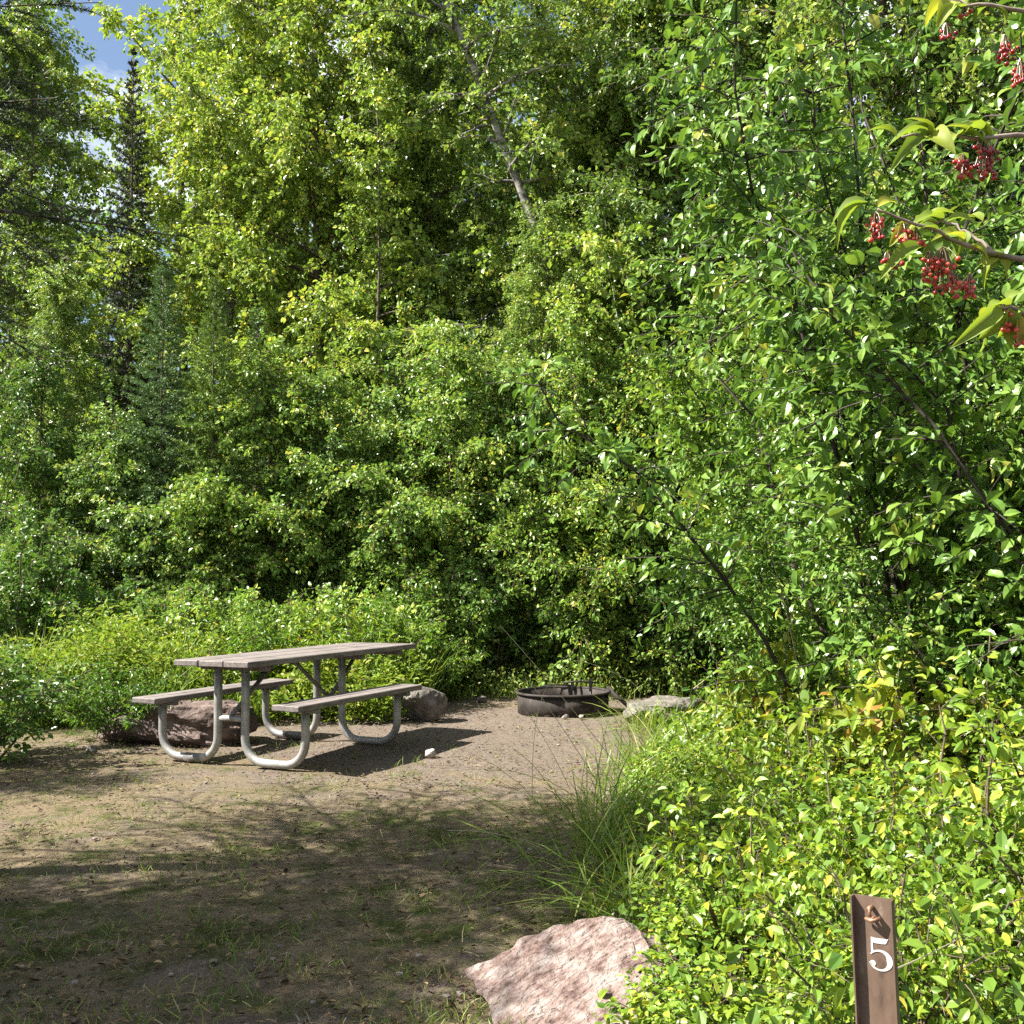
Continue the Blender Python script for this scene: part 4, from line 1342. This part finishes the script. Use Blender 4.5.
# ------------------------------------------------------------------ long grass at the right edge of the clearing
def arching(mb, rng, base, d, ln, wid, bend, tint, nseg=7):
    d = np.array(d, float); d /= np.linalg.norm(d)
    s_ = np.linspace(0, 1, nseg)
    P_ = np.array(base) + np.outer(s_ * ln, d * np.array([1, 1, 1])) * 1.0
    out_ = np.array([d[0], d[1], 0]); out_ /= (np.linalg.norm(out_) + 1e-6)
    P_ = P_ + np.outer(bend * ln * s_ ** 2.2, out_) - np.outer(bend * ln * .75 * s_ ** 2.4, [0, 0, 1])
    sd = np.cross(d, [0, 0, 1.0]); sd /= (np.linalg.norm(sd) + 1e-6)
    sd = norm(sd + np.array([0, 0, rng.normal() * .3]))
    wv = wid * .5 * np.minimum(1, (1 - s_) * 2.2 + .08)
    V = np.concatenate([P_ + sd * wv[:, None], P_ - sd * wv[:, None]])
    n_ = nseg
    mb.add(V, [(i_, i_ + 1, n_ + i_ + 1, n_ + i_) for i_ in range(n_ - 1)], None, tint)


for nm, cx_, cy_, nb, lo, hi, sp, lab in [
    ('grass_tuft', .42, 5.0, 110, .35, .95, .30, 'large tuft of long arching grass at the edge of the path'),
    ('grass_tuft', .44, 4.15, 85, .25, .6, .20, 'smaller tuft of arching grass just behind the pink rock'),
    ('grass_tuft', .98, 7.3, 60, .25, .6, .20, 'tuft of grass halfway to the half-buried grey rock'),
    ('grass_tuft', 1.22, 9.42, 190, .15, .46, .34, 'grass tuft growing over the front of the half-buried rock'),
]:
    gm = MB()
    for _ in range(nb):
        az = rb.uniform(0, 2 * PI)
        if rb.random() < .6: az = rb.normal(PI, .7)
        el = rb.uniform(.55, 1.35)
        arching(gm, rb, (rb.normal() * sp * .45, rb.normal() * sp * .6, 0), (math.cos(az) * math.cos(el), math.sin(az) * math.cos(el), math.sin(el)),
                rb.uniform(lo, hi), rb.uniform(.004, .0085), rb.uniform(.25, .8), float(np.clip(rb.normal(.45, .22), 0, 1)))
    o = gm.build(nm, M['grass'])
    o.location = (cx_, cy_, 0)
    tag(o, lab, 'grass tuft', 'grass tufts by the path')

# a few tall dry stalks rising from the tuft, seen against the fire ring and thicket
gm = MB()


def stalk(pts, r_=.0022):
    P_ = np.array([at(*p) for p in pts])
    s_ = np.linspace(0, 1, len(P_)); ss_ = np.linspace(0, 1, 12)
    # smooth through the points
    co = [np.polyfit(s_, P_[:, k], min(2, len(P_) - 1)) for k in range(3)]
    Q_ = np.column_stack([np.polyval(c_, ss_) for c_ in co])
    tube(gm, Q_, np.linspace(r_, r_ * .5, 12), 5, tint=float(np.clip(rb.normal(.95, .1), 0, 1)))
    return Q_


stalk([(640, 800, 5.4), (575, 715, 5.2), (499, 625, 5.0)])
stalk([(600, 790, 5.3), (545, 705, 5.2), (524, 680, 5.15)], .002)
stalk([(568, 790, 5.2), (540, 735, 5.2), (517, 703, 5.2)], .002)
stalk([(640, 690, 5.4), (600, 668, 5.3), (563, 660, 5.2)], .0018)
stalk([(530, 800, 5.3), (535, 720, 5.2), (552, 678, 5.2)], .0018)
stalk([(545, 852, 5.0), (500, 835, 4.9), (445, 830, 4.8)], .0024)
stalk([(540, 858, 5.0), (505, 825, 4.9), (465, 812, 4.8)], .002)
tag(gm.build('dry_stalks', M['stalk']), 'few tall bent dry grass stalks crossing in front of the fire ring', 'dry grass stalks')
gm = MB()
stalk([(800, 690, 5.3), (780, 590, 5.2), (755, 510, 5.1)], .0025)
tag(gm.build('weed_stalk', M['twig']), 'long thin bare weed stalk leaning in front of the shady bush', 'weed stalk')
gm = MB()
stalk([(692, 690, 7.2), (715, 672, 7.2), (735, 655, 7.2)], .003)
tag(gm.build('dead_stick', M['stalk']), 'short pale dead stick leaning over the path end', 'stick')
gm = MB()
stalk([(892, 972, 2.35), (920, 960, 2.45), (958, 941, 2.6)], .0022)
tag(gm.build('bare_stick', M['stalk']), 'pale bare stick poking out right of the number post', 'stick')

# ------------------------------------------------------------------ wood beyond
rw = np.random.default_rng(99)
mb = MB()
n = 90000
a_ = rw.uniform(-.62, .62, n)
d = rw.uniform(27, 42, n)
cl = rw.integers(0, 500, n)
ca, cd, cz = rw.uniform(-.66, .66, 500), rw.uniform(27, 42, 500), rw.random(500) ** .9 * 15
P = np.column_stack([ca[cl] * cd[cl], cd[cl], cz[cl]]) + rw.standard_normal((n, 3)) * np.array([1.0, .9, .9])
P[:, 2] = np.abs(P[:, 2])
nr = rw.standard_normal((n, 3)) * .6
nr[:, 2] += .6
ss = rw.uniform(.12, .24, n)
scatter(mb, LEAF6, P, rw.standard_normal((n, 3)), nr, ss, ss * .7, np.clip(rw.normal(.35, .2, n), 0, 1))
tag(mb.build('far_woods', M['shrub_leaf']), 'deep green mass of the woods behind the nearer trees', 'woods', None, 'stuff')
